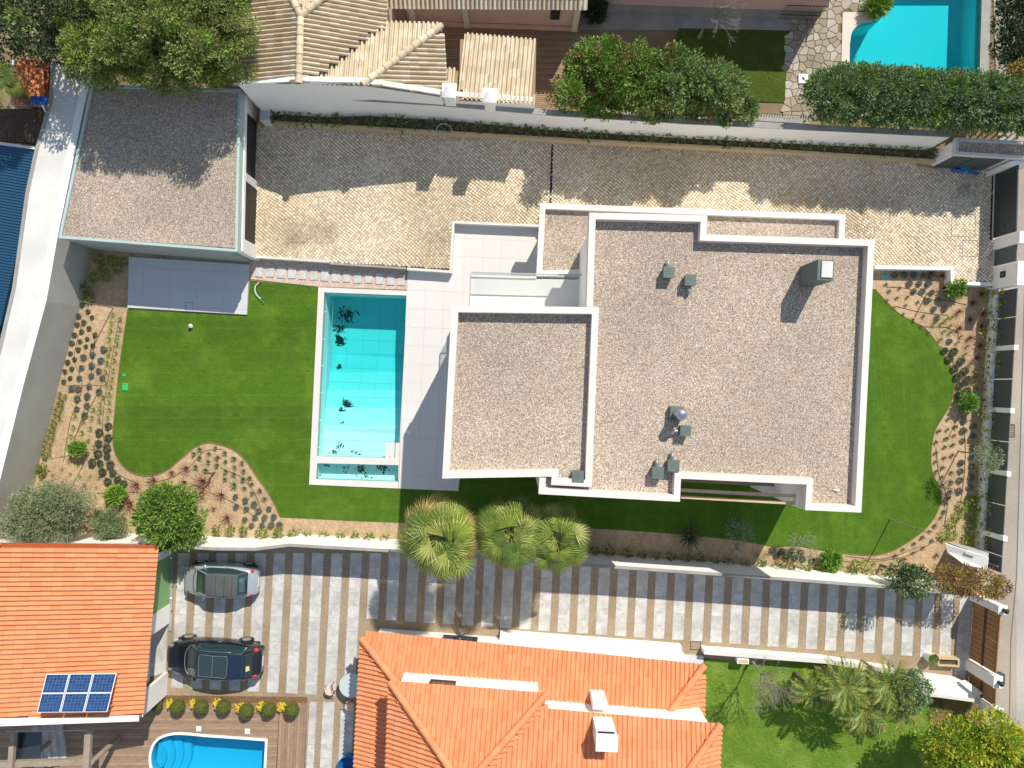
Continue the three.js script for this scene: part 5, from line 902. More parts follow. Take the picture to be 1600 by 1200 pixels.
bed('lavender', 'small blue grey mound at the south tip of the bay', 'lavender in the bay', [[992, 640], [1092, 680], [1188, 718], [1000, 745], [1105, 770], [1232, 785], [1340, 765], [1195, 855], [1090, 875], [1295, 858], [1390, 848], [1160, 940], [1270, 935], [1362, 932], [1450, 930]].map(p => S0(...p)));
bed('wallshrub', 'small bright shrub in the row along the white south wall west of the palms', 'shrubs along the south wall', [[341, 826], [361, 827], [383, 826], [410, 831], [437, 832], [460, 833], [483, 836], [507, 836], [532, 837], [555, 839], [577, 840], [601, 842]], 0.95, 0.1);
bed('darkshrub', 'dark shrub in the shaded row along the south wall east of the palms', 'shaded shrubs along the south wall', [[928, 860], [952, 861], [978, 864], [1002, 866], [1024, 868], [1048, 870], [1071, 872], [1091, 871], [1115, 876], [1138, 878], [1162, 880]], 0.95, 0.1);
bed('wallshrub', 'yellow green shrub along the sunny east end of the south wall', 'shrubs at the east end of the south wall', [[1188, 880], [1212, 886], [1232, 884], [1258, 885], [1282, 888], [1328, 892], [1356, 895], [1380, 893], [1338, 884]], 1.0, 0.1);
bed('santolina', 'round grey mound in the little group by the lawn south of the house', 'mounds south of the house', [[1207, 859], [1221, 861], [1236, 861], [1250, 863], [1213, 868], [1228, 870], [1241, 871], [1254, 873], [1268, 875]], 1.1);
bed('tuft', 'small yellow tuft on the sunny bark south of the house', 'yellow tufts south of the house', [[1182, 866], [1196, 866], [1351, 876], [1335, 875], [1364, 881], [1392, 884]], 0.9);
const E1 = (u, v) => [1380 + u / 6, 420 + v / 6], E2 = (u, v) => [1380 + u / 6, 600 + v / 6];
bed('lavender', 'small grey lavender in the rows below the white drive kerb', 'lavender below the drive kerb', [[100, 60], [190, 60], [280, 65], [370, 65], [440, 75], [240, 138], [330, 138], [420, 138], [280, 212], [360, 212], [450, 222], [410, 298], [510, 298], [470, 378], [565, 378], [500, 460], [615, 680]].map(p => E1(...p)));
bed('agave', 'small green plant scattered along the north east lawn edge', 'green plants of the north east bed', [[20, 148], [50, 212], [148, 185], [122, 275], [222, 265], [30, 300], [92, 370], [205, 345], [182, 425], [270, 480], [370, 445], [345, 545], [415, 600], [318, 315]].map(p => E1(...p)), 0.75);
bed('cordyline', 'bronze spiky plant in the north east bed near the street fence', 'bronze spiky plants of the north east bed', [[440, 40], [540, 70], [560, 190], [730, 230], [825, 320], [910, 240], [700, 405], [800, 480], [920, 420], [700, 560], [905, 545], [800, 650, 1.1], [890, 720], [860, 840]].map(p => [...E1(p[0], p[1]), p[2]]), 0.8);
bed('grass', 'yellow green grass clump in the north east bed', 'grass clumps of the north east bed', [[640, 455], [590, 470], [470, 510], [540, 515], [620, 535], [560, 590], [620, 600], [525, 665], [690, 690], [720, 635], [780, 730], [760, 800], [810, 890], [850, 950], [860, 1010], [830, 1070], [870, 1130], [840, 1160]].map(p => E1(...p)), 0.75);
bed('santolina', 'dark green mound in the double row along the east lawn bulge', 'dark mounds by the east lawn', [[565, 770], [655, 775], [605, 845], [720, 865], [655, 935], [755, 958], [685, 1015], [780, 1040], [705, 1095], [775, 1145], [695, 1180]].map(p => E1(...p)).concat([[1496, 618]]), 1.3);
bed('agave', 'small grey green plant along the hollow of the east lawn edge', 'plants at the hollow of the east lawn', [[600, 330], [515, 440], [595, 425], [670, 400], [660, 480], [580, 510], [485, 548], [645, 570], [570, 590], [485, 645], [565, 690], [640, 665], [480, 730], [550, 780], [630, 830], [490, 815], [545, 870], [630, 920], [550, 945], [620, 1005], [605, 1070], [580, 1120], [560, 1190]].map(p => E2(...p)), 0.85);
bed('lavender', 'small blue grey lavender in the two rows by the street fence', 'lavender by the street fence', [[750, 345], [840, 390], [745, 435], [835, 485], [740, 530], [838, 600], [820, 685], [725, 735], [825, 770], [720, 815], [820, 875], [712, 900], [805, 965], [706, 1000]].map(p => E2(...p)));
bed('limeball', 'lime yellow shrub in the south east bed', 'lime shrubs of the south east bed', [[1516, 782], [1501, 790], [1494, 805], [1516, 801], [1484, 818], [1514, 820], [1473, 836], [1487, 836], [1510, 840]], 1.05);
bed('agave', 'little green plant near the south east lawn curve', 'plants at the south east curve', [[1474, 800], [1469, 808], [1459, 821], [1452, 830], [1440, 839], [1455, 844], [1427, 849], [1410, 858], [1441, 855], [1426, 863], [1398, 868], [1412, 873], [1393, 883], [1462, 867, 1.4]], 0.85);
bed('fenceshrub', 'upright flecked shrub in the row growing against the street fence', 'shrubs against the street fence', [[1546, 452], [1548, 470], [1545, 496], [1544, 522], [1542, 545], [1543, 571], [1541, 593], [1540, 618], [1536, 642], [1537, 665], [1534, 690], [1532, 736], [1532, 762], [1531, 785], [1529, 807], [1528, 827], [1527, 850]], 1.2);
bed('darkshrub', 'dark young shrub in the planter below the north wall', 'young shrubs in the north planter', [...Array(43)].map((_, i) => { const x = 432 + i * 24.3; return [x, 184.5 + (x - 432) * 0.0512 + (x > 1200 ? (x - 1200) * 0.012 : 0), 0.8 + 0.5 * R()]; }), 1.05, 0.85);
bed('tuft', 'rough weed tuft on the bank by the small brown gate', 'weeds on the bank', [...Array(26)].map(() => [rr(1452, 1540), rr(1098, 1125)]), 1.0);
// ---- topiary balls and yellow flowers in the strip by the small pool ----
[[244, 1102, 0], [277, 1105, 267], [314, 1105, 304], [349, 1105, 340], [385, 1111, 375], [420, 1109, 409], [456, 1110, 441]].forEach(([x, y, yx], i) => {
  const [a, b] = P(x, y, 0.45), ord = ['first', 'second', 'third', 'fourth', 'fifth', 'sixth', 'seventh'][i], t = thing('topiary_ball', ord + ' clipped green ball from the west in the flower strip by the small pool', 'topiary', a, b, 'topiary balls by the small pool');
  const lv = new Leaves(), r = i ? 0.33 : 0.26; for (let k = 0; k < 1500; k++) { const d = rdir(), q = r * (0.93 + 0.1 * R()); lv.leaf(a + d.x * q, 0.42 + d.y * q, b + d.z * q, d.clone().addScaledVector(rdir(), 1.1).normalize(), d, 0.05, 0.03, pick([G(104, 122, 40), G(122, 134, 52), G(86, 108, 36), G(138, 120, 60)], 0.9 + 0.2 * R())); }
  obj('foliage', lv.build(), M.leaf, t); obj('core', new THREE.SphereGeometry(r * 0.93, 14, 10).toNonIndexed().translate(a, 0.42, b), std(sg(84, 100, 40), 1), t); obj('stem', bar(V3(a, -0.02, b), V3(a, 0.3, b), 0.03, 5), M.trunk, t);
  if (yx) { const [fx, fz] = P(yx, y - 6, 0.3), f = thing('yellow_flowers', ord + ' yellow flowering plant from the west, beside its clipped ball', 'flowers', fx, fz, 'yellow flowers by the small pool'); const l2 = new Leaves(), l3 = new Leaves();
    for (let k = 0; k < 60; k++) { const d = rdir(); d.y = Math.abs(d.y); const q = 0.26 * Math.sqrt(R()), c = V3(fx + d.x * q, 0.3 + d.y * 0.16, fz + d.z * q); for (let s = 0; s < 5; s++) { const an = s * 1.2566 + k; l2.leaf(c.x, c.y, c.z, V3(Math.cos(an), 0.15, Math.sin(an)).normalize(), V3(0, 1, 0), 0.05, 0.036, pick([G(238, 210, 30), G(246, 224, 60)], 1)); } l3.leaf(fx + d.x * q, 0.12 + d.y * 0.12, fz + d.z * q, rdir(), V3(0, 1, 0), 0.12, 0.04, pick(PAL.green, 1)); }
    obj('blossom', l2.build(), M.leaf, f); obj('leaves', l3.build(), M.leaf, f); }
});
// ---- fan palms ----
function fanGeo(seg, len, spread, pal, droop) {    // pleated fan blade, hub at origin, pointing to +z
  const lv = new Leaves();
  for (let i = 0; i < seg; i++) { const a = (i / (seg - 1) - 0.5) * spread, L = len * (0.86 + 0.14 * Math.cos(a * 0.8)) * (0.94 + 0.1 * R()), c = pick(pal, 0.88 + 0.24 * R()), w = spread / (seg - 1) * 1.02, fy = (i % 2 ? 1 : -1) * 0.012;
    const pt = (r, b, y) => [Math.sin(b) * r, y - droop * (r / len) ** 2.4 * len, Math.cos(b) * r];
    const A = [0, 0, 0], B1 = pt(L * 0.5, a - w / 2, -fy), B2 = pt(L * 0.5, a + w / 2, -fy), B0 = pt(L * 0.5, a, fy + 0.025), C = pt(L, a + (R() - 0.5) * 0.04, 0);
    lv.p.push(...A, ...B1, ...B0, ...A, ...B0, ...B2, ...B1, ...C, ...B0, ...B0, ...C, ...B2); for (let k = 0; k < 12; k++) lv.c.push(c.r, c.g, c.b); }
  return lv.build();
}
const fanVar = [[G(178, 192, 88), G(164, 180, 74)], [G(150, 170, 64), G(136, 158, 56)], [G(112, 140, 52), G(98, 126, 48)], [G(186, 190, 110), G(170, 178, 84)]], fanOld = [G(196, 178, 104), G(180, 150, 90), G(160, 152, 78)];
const FANS = fanVar.flatMap(v => [0.12, 0.3].map(d => fanGeo(26, 0.78, 3.3, v, d))), FANO = [0, 1].map(i => fanGeo(24, 0.74, 3.2, fanOld, 0.35));
const petGeo = new THREE.CylinderGeometry(0.012, 0.022, 1, 5).toNonIndexed().translate(0, 0.5, 0), petMat = std(sg(150, 160, 84), 0.8);
function fanPalm(px, py, h, rad, n, label, old) {
  const [x, z] = P(px, py, h), t = thing('fan_palm', label, 'palm', x, z);
  obj('trunk', [bar(V3(x, -0.03, z), V3(x, h - 0.25, z), 0.22, 12, 0.17), bar(V3(x, h - 0.5, z), V3(x, h + 0.02, z), 0.2, 10, 0.12)], M.trunk, t);
  for (let i = 0; i < n; i++) {
    const az = i * 2.39996, k = (i + 0.5) / n, el = 1.25 - 1.6 * k + (R() - 0.5) * 0.5, pl = i < 7 ? -rad * 0.16 * R() : rad * (0.16 + 0.46 * k) * (0.8 + 0.4 * R());
    const dir = V3(Math.cos(az) * Math.cos(el), Math.sin(el), Math.sin(az) * Math.cos(el)), hub = V3(x, h, z).addScaledVector(dir, pl);
    const isOld = old && k > 0.62 && R() < old, g = isOld ? FANO[i % 2] : FANS[Math.floor(R() * 8)], f = obj('frond', g, M.leaf, t);
    const fd = V3(dir.x, dir.y * 0.3 - 0.1 - 0.25 * k, dir.z).normalize(), s = V3(0, 1, 0).cross(fd).normalize(), u = fd.clone().cross(s), m = new THREE.Matrix4().makeBasis(s, u, fd); f.quaternion.setFromRotationMatrix(m); f.position.copy(hub).sub(t.position); f.rotateZ((R() - 0.5) * 1.3); f.rotateX((R() - 0.5) * 0.5); f.scale.setScalar(rad * 0.43 / 0.78 * (0.9 + 0.25 * R()));
    const pt = obj('petiole', petGeo, petMat, t); pt.position.set(0, h, 0); pt.quaternion.setFromUnitVectors(V3(0, 1, 0), dir); pt.scale.set(1, Math.max(0.06, Math.abs(pl)), 1);
  }
}
fanPalm(686, 843, 5.4, 2.1, 54, 'fullest fan palm with yellowing frond tips, nearest the pool deck', 0.6);
fanPalm(797, 836, 5.2, 1.85, 46, 'middle one of the three fan palms by the garden wall', 0.25);
fanPalm(868, 844, 5.0, 1.75, 38, 'fan palm furthest from the pool, half in the house shadow', 0.0);
fanPalm(-12, 125, 4.6, 1.3, 24, 'fan palm cut by the left edge beside the tiled hut', 0.1);
// ---- feather palms on the south lawn ----
function featherGeo(len, pal) { const lv = new Leaves(), n = 30; const at = t => V3(0, 0.5 * len * Math.sin(t * 2.0) * 0.6 - 0.75 * len * t * t * 0.7, len * (t - 0.12 * t * t)); for (let i = 0; i < n; i++) { const t = 0.1 + 0.9 * i / n, p = at(t), L = len * 0.27 * Math.sin(0.4 + t * 2.4); for (const s of [-1, 1]) { const d = V3(s * 0.7, -0.25 + 0.35 * R(), 0.7).normalize(); lv.leaf(p.x, p.y, p.z, d, V3(0, 1, 0.1).normalize(), L * (0.9 + 0.2 * R()), 0.034, pick(pal, 0.7 + 0.6 * R()), 0.3); } } for (let i = 0; i < 10; i++) lv.blade([at(i / 10), at((i + 1) / 10)], 0.03, pick(pal, 1)); return lv.build(); }
const fePal = [G(124, 150, 60), G(96, 124, 46), G(156, 172, 84), G(180, 172, 66)], FEA = [0, 1, 2].map(() => featherGeo(1.35, fePal));
function featherPalm(px, py, h, s, n, label) { const [x, z] = P(px, py, h), t = thing('feather_palm', label, 'palm', x, z); obj('trunk', bar(V3(x, -0.03, z), V3(x, h, z), 0.13, 10, 0.09), M.trunk, t); for (let i = 0; i < n; i++) { const f = obj('frond', FEA[i % 3], M.leaf, t); f.position.set(0, h, 0); f.rotation.set(-(0.15 + 0.75 * R()) + 0.35, i * 2.4, 0, 'YXZ'); f.scale.setScalar(s * (0.85 + 0.3 * R())); } }
featherPalm(1318, 1072, 2.5, 1.05, 24, 'feather palm nearest the low white wall, tallest of the group on the south lawn'); featherPalm(1386, 1066, 2.3, 0.95, 22, 'feather palm closest to the planter pot on the south lawn'); featherPalm(1348, 1108, 2.0, 0.95, 22, 'lower feather palm in the middle of the group on the south lawn'); featherPalm(1268, 1078, 1.9, 0.78, 18, 'feather palm at the west side of the group on the south lawn'); featherPalm(1404, 1104, 1.6, 0.75, 18, 'feather palm beside the dark rounded shrub');
{ const [x, z] = P(1075, 836), t = thing('cycad', 'low dark spiky cycad in the shade south of the house', 'cycad', x, z), lv = new Leaves(); strap(PAL.dark, 46, 0.95, 0.6, 0.07)(lv); const g = lv.build(); g.translate(x, 0.1, z); obj('fronds', g, M.leaf, t); obj('trunk', bar(V3(x, -0.02, z), V3(x, 0.22, z), 0.12, 8, 0.08), M.trunk, t); }
// ---- leafless trees ----
function bareTree(px, py, h, spread, lean, label, mat, depth = 4) { const [x, z] = P(px, py), t = thing('bare_tree', label, 'tree', x, z), gs = []; const grow = (p, d, L, r, k) => { const q = p.clone().addScaledVector(d, L); gs.push(bar(p, q, r, 5, r * 0.68)); if (k > 0) for (let i = 0; i < (k > 2 ? 4 : 3); i++) grow(q, d.clone().addScaledVector(rdir(), spread).add(V3(0, 0.12, 0)).normalize(), L * (0.66 + 0.2 * R()), r * 0.62, k - 1); }; const tr = V3(lean[0], 1, lean[1]).normalize(); grow(V3(x, 0.6, z), tr, h * 0.3, 0.04, depth); obj('trunk', bar(V3(x, -0.03, z), V3(x, 0.62, z), 0.10, 8, 0.07), mat, t); obj('branches', gs, mat, t); }
bareTree(1092, 58, 3.2, 0.75, [0.05, -0.05], 'pale leafless tree on the shaded north lawn', M.twig); bareTree(1172, 1030, 2.9, 0.7, [0, 0.1], 'leafless shrub tree at the low white wall on the south lawn', M.twig, 5);
{ const [x, z] = P(336, 738), t = thing('bare_tree', 'crooked leafless stem standing in the rounded bay of the bed', 'tree', x, z); obj('trunk', tube([V3(x, -0.02, z), V3(x - 0.1, 0.35, z + 0.02), V3(x + 0.02, 0.7, z - 0.05), V3(x - 0.06, 1.05, z - 0.12)], 0.045, 14, 6), M.trunk, t); obj('branch', [bar(V3(x - 0.05, 0.5, z), V3(x - 0.3, 0.9, z - 0.15), 0.02, 5, 0.01), bar(V3(x, 0.75, z - 0.06), V3(x + 0.25, 1.1, z), 0.018, 5, 0.008)], M.trunk, t); }
// ---------- cars ----------
function loftGrid(rows) {                          // rows of points -> smooth surface
  const n = rows.length, m = rows[0].length, pos = [], uv = [], idx = [];
  rows.forEach((r, i) => r.forEach((p, j) => { pos.push(p[0], p[1], p[2]); uv.push(i / n, j / m); }));
  for (let i = 0; i < n - 1; i++) for (let j = 0; j < m - 1; j++) { const a = i * m + j; idx.push(a, a + 1, a + m, a + 1, a + m + 1, a + m); }
  const g = new THREE.BufferGeometry(); g.setAttribute('position', new THREE.Float32BufferAttribute(pos, 3)); g.setAttribute('uv', new THREE.Float32BufferAttribute(uv, 2)); g.setIndex(idx); g.computeVertexNormals(); return g.toNonIndexed();
}
const lerpT = (tab, x) => { for (let i = 0; i < tab.length - 1; i++) if (x <= tab[i + 1][0]) { const a = tab[i], b = tab[i + 1], t = (x - a[0]) / (b[0] - a[0]), s = t * t * (3 - 2 * t) * 0.5 + t * 0.5; return a[1] + (b[1] - a[1]) * s; } return tab[tab.length - 1][1]; };
function car(px, py, turn, label, o) {
  const [cx, cz] = P(px, py, 0.75), t = thing('parked_car', label, 'car', cx, cz); t.rotation.y = turn;
  const add = (name, geo, mat, par = t) => { const m = new THREE.Mesh(Array.isArray(geo) ? mergeGeometries(geo.map(g => g.index ? g.toNonIndexed() : g)) : geo, mat); m.name = name; m.castShadow = m.receiveShadow = true; par.add(m); return m; };
  const L = o.L, hl = L / 2, W = o.W / 2, N = 34, wAt = x => W * Math.pow(1 - Math.pow(Math.abs(x / hl), o.pow) * (x < 0 ? 0.62 : 0.5), 0.6) * lerpT(o.wmul, x / hl);
  const rows = []; for (let i = 0; i <= N; i++) { const u = Math.sin((i / N - 0.5) * Math.PI) * 0.5 + (i / N - 0.5); const x = u * hl * (1 / 1.0), w = Math.max(0.05, i === 0 || i === N ? wAt(x) * 0.86 : wAt(x)), top = lerpT(o.top, x / hl), e = i === 0 || i === N ? 0.12 : 0, r = [];
    const half = [[0, 0.2 + e], [w * 0.9, 0.2 + e], [w * 0.985, 0.34 + e * 0.5], [w, 0.52], [w * 0.985, Math.min(top - 0.12, 0.72)], [w * 0.93, top - 0.06], [w * 0.80, top - 0.012 - e * 0.3], [w * 0.4, top + 0.008 - e * 0.3], [0, top + 0.012 - e * 0.3]];
    for (const p of half.slice(1)) r.push([x, p[1], p[0]]); for (const p of half.slice(1, -1).reverse()) r.push([x, p[1], -p[0]]); rows.push(r); }
  const cap = i => { const r = rows[i], c = [r[0][0], 0.45, 0], pos = []; for (let j = 0; j < r.length - 1; j++) pos.push(...r[j], ...(i ? r[j + 1] : c), ...(i ? c : r[j + 1])); return geoFrom(pos); };
  const body = add('body', [loftGrid(rows), cap(0), cap(N)].map(g => { g.deleteAttribute('uv'); return g; }), o.paint);
  add('underbody', box(L * 0.86, 0.12, o.W * 0.8, 0, 0.12, 0, 0), M.dark);
  // greenhouse
  const G0 = o.gh, gr = [], gx = []; for (let i = 0; i <= 22; i++) { const x = G0.x0 + (G0.x1 - G0.x0) * i / 22, y = lerpT(G0.roof, x), wb = lerpT(G0.wb, x), wt = lerpT(G0.wt, x), b = lerpT(o.top, x / hl) - 0.03; gr.push([[x, b, wb], [x, b + (y - b) * 0.55, wb + (wt - wb) * 0.45], [x, y - 0.05 * Math.min(1, (y - b) * 4), wt + 0.01], [x, y, wt - 0.07], [x, y + 0.015, wt * 0.4], [x, y + 0.015, -wt * 0.4], [x, y, -wt + 0.07], [x, y - 0.05 * Math.min(1, (y - b) * 4), -wt - 0.01], [x, b + (y - b) * 0.55, -(wb + (wt - wb) * 0.45)], [x, b, -wb]]); gx.push(x); }
  add('windows', loftGrid(gr), o.glass);
  const rp = []; for (let i = 0; i <= 14; i++) { const x = G0.r0 + (G0.r1 - G0.r0) * i / 14, y = lerpT(G0.roof, x) + 0.012, wt = lerpT(G0.wt, x); rp.push([[x, y - 0.055, wt + 0.022], [x, y - 0.004, wt - 0.05], [x, y + 0.014, wt * 0.4], [x, y + 0.014, -wt * 0.4], [x, y - 0.004, -wt + 0.05], [x, y - 0.055, -wt - 0.022]]); }
  const roof = add('roof', loftGrid(rp), o.roofMat);
  const y0 = x => lerpT(G0.roof, x), wb = x => lerpT(G0.wb, x), wt = x => lerpT(G0.wt, x), tp = x => lerpT(o.top, x / hl);
  for (const s of [-1, 1]) {
    add('pillar', bar(V3(G0.x0 + 0.03, tp(G0.x0) + 0.0, s * (wb(G0.x0) - 0.03)), V3(G0.r0 + 0.02, y0(G0.r0) - 0.02, s * wt(G0.r0)), 0.032), o.paint);
    add('pillar', bar(V3(G0.x1 - 0.05, tp(G0.x1) + 0.0, s * (wb(G0.x1) - 0.04)), V3(G0.r1 - 0.02, y0(G0.r1) - 0.03, s * wt(G0.r1)), 0.05), o.roofPillar || o.paint);
    const bx = G0.b; add('pillar', bar(V3(bx, tp(bx) - 0.02, s * (wb(bx) + 0.005)), V3(bx + 0.04, y0(bx) - 0.05, s * (wt(bx) + 0.012)), 0.03), M.dark);
    if (o.trim) add('window_trim', tube([V3(G0.x0 + 0.2, tp(G0.x0) + 0.02, s * (wb(G0.x0) + 0.01)), V3((G0.r0 + G0.x0) / 2 + 0.15, (y0(G0.r0) + tp(G0.x0)) / 2 + 0.06, s * (wt(G0.r0) + wb(G0.x0)) / 2), V3(G0.r0 + 0.3, y0(G0.r0 + 0.3) - 0.05, s * (wt(G0.r0 + 0.3) + 0.03)), V3(bx + 0.4, y0(bx + 0.4) - 0.06, s * (wt(bx + 0.4) + 0.03)), V3(G0.r1 - 0.15, y0(G0.r1) - 0.16, s * (wt(G0.r1) + 0.06)), V3(G0.r1 + 0.05, tp(G0.r1) + 0.06, s * (wb(G0.r1) + 0.005))], 0.014, 40, 5), M.steel);
    const m = add('mirror', new THREE.SphereGeometry(0.11, 12, 8).scale(0.75, 0.62, 1.05).translate(G0.x0 + 0.38, tp(G0.x0) + 0.06, s * (wb(G0.x0) + 0.13)).toNonIndexed(), o.mirror || o.paint); add('mirror_arm', bar(V3(G0.x0 + 0.38, tp(G0.x0), s * (wb(G0.x0) - 0.02)), V3(G0.x0 + 0.38, tp(G0.x0) + 0.04, s * (wb(G0.x0) + 0.1)), 0.02), M.dark, m);
    add('headlight', new THREE.SphereGeometry(0.13, 14, 10).scale(1.3, 0.5, 0.75).translate(-hl * o.hlx, lerpT(o.top, -o.hlx) - 0.06, s * wAt(-hl * o.hlx) * 0.82).toNonIndexed(), phys(sg(126, 136, 140), 0.15, { clearcoat: 1 }));
    add('tail_light', new THREE.SphereGeometry(0.13, 14, 10).scale(o.tl[0], 0.9, o.tl[1]).translate(hl * o.tlx, lerpT(o.top, o.tlx) - 0.10, s * wAt(hl * o.tlx) * 0.86).toNonIndexed(), phys(sg(200, 24, 30), 0.15, { clearcoat: 1 }));
    add('door_handle', box(0.16, 0.03, 0.03, bx - 0.12, tp(bx) - 0.16, s * (wAt(bx) * 0.985 - 0.01) - 0.0, 0), M.steel);
    for (const wx of [-o.wheel, o.wheel * o.rearW]) { const r = o.wr, wz = s * (wAt(wx) - 0.06); const wh = add('wheel', new THREE.CylinderGeometry(r, r, 0.2, 26).rotateX(Math.PI / 2).translate(wx, r, wz).toNonIndexed(), std(sg(28, 28, 29), 0.9)); add('rim', [new THREE.CylinderGeometry(r * 0.62, r * 0.62, 0.03, 22).rotateX(Math.PI / 2).translate(wx, r, wz + s * 0.10).toNonIndexed()], M.galv, wh); for (let k = 0; k < 5; k++) { const a = k * 1.2566; add('spoke', bar(V3(wx, r, wz + s * 0.122), V3(wx + Math.cos(a) * r * 0.6, r + Math.sin(a) * r * 0.6, wz + s * 0.122), 0.022, 5), M.steel, wh); } }
  }
  for (const z of [-0.12, 0.42]) add('wiper', bar(V3(G0.x0 + 0.06, tp(G0.x0) + 0.03, z), V3(G0.x0 + 0.2, tp(G0.x0) + 0.14, z - 0.5), 0.012, 5), M.dark);
  add('grille', box(0.03, 0.12, o.W * 0.42, -hl + 0.012, 0.42, 0, 0), M.dark); add('number_plate', box(0.02, 0.1, 0.48, hl + 0.0, 0.55, 0, 0), std(sg(236, 236, 230), 0.5)); add('bonnet_line', [-1, 1].map(s => bar(V3(-hl * 0.86, lerpT(o.top, -0.86) + 0.014, s * W * 0.62), V3(G0.x0 - 0.05, tp(G0.x0) + 0.006, s * W * 0.72), 0.008, 4)), M.dark);
  if (o.extra) o.extra(add, roof, { y0, wt, tp, wb });
  return t;
}
const carGlass = phys(sg(40, 58, 60), 0.04, { clearcoat: 1, clearcoatRoughness: 0.02 });
car(343.5, 908, -ROT, 'small silver car with a dark canvas roof parked by the garden wall', {
  L: 3.6, W: 1.64, pow: 3.2, wmul: [[-1, 0.97], [0, 1], [1, 0.97]], top: [[-1, 0.62], [-0.86, 0.80], [-0.5, 0.93], [-0.3, 0.97], [0.3, 0.99], [0.78, 0.98], [0.93, 0.88], [1, 0.72]], paint: phys(sg(196, 206, 212), 0.3, { metalness: 0.55, clearcoat: 1, clearcoatRoughness: 0.05 }), glass: carGlass, roofMat: std(0xffffff, 0.95, { map: plaster([74, 78, 78], [92, 96, 95], 201, 0.6) }), roofPillar: std(sg(74, 78, 78), 0.9),
  gh: { x0: -1.02, x1: 1.42, r0: -0.42, r1: 1.08, b: 0.38, roof: [[-1.02, 0.96], [-0.45, 1.40], [0.0, 1.47], [0.7, 1.45], [1.1, 1.36], [1.42, 0.98]], wb: [[-1.02, 0.58], [-0.4, 0.69], [0.6, 0.69], [1.42, 0.55]], wt: [[-1.02, 0.52], [-0.42, 0.50], [0.4, 0.52], [1.1, 0.48], [1.42, 0.45]] }, hlx: 0.84, tlx: 0.86, tl: [0.75, 0.75], wheel: 1.12, rearW: 1.06, wr: 0.29,
  extra: (add, roof, q) => { for (const x of [0.1, 0.5, 0.85]) add('roof_seam', bar(V3(x, q.y0(x) + 0.03, q.wt(x) - 0.06), V3(x, q.y0(x) + 0.03, -q.wt(x) + 0.06), 0.012, 5), std(sg(62, 66, 66), 0.95), roof); add('chrome_strip', tube([V3(-1.05, 0.98, 0.6), V3(-1.16, 0.965, 0.3), V3(-1.18, 0.96, 0), V3(-1.16, 0.965, -0.3), V3(-1.05, 0.98, -0.6)], 0.014, 20, 5), M.dark); add('rear_window', slab([V3(1.14, 1.345, -0.32), V3(1.14, 1.345, 0.32), V3(1.33, 1.13, 0.34), V3(1.33, 1.13, -0.34)], 0.01), phys(sg(70, 96, 110), 0.05, { clearcoat: 1 })); add('boot_trim', box(0.05, 0.03, 0.8, 1.66, 0.80, 0, 0, 0.01), M.steel); }
});
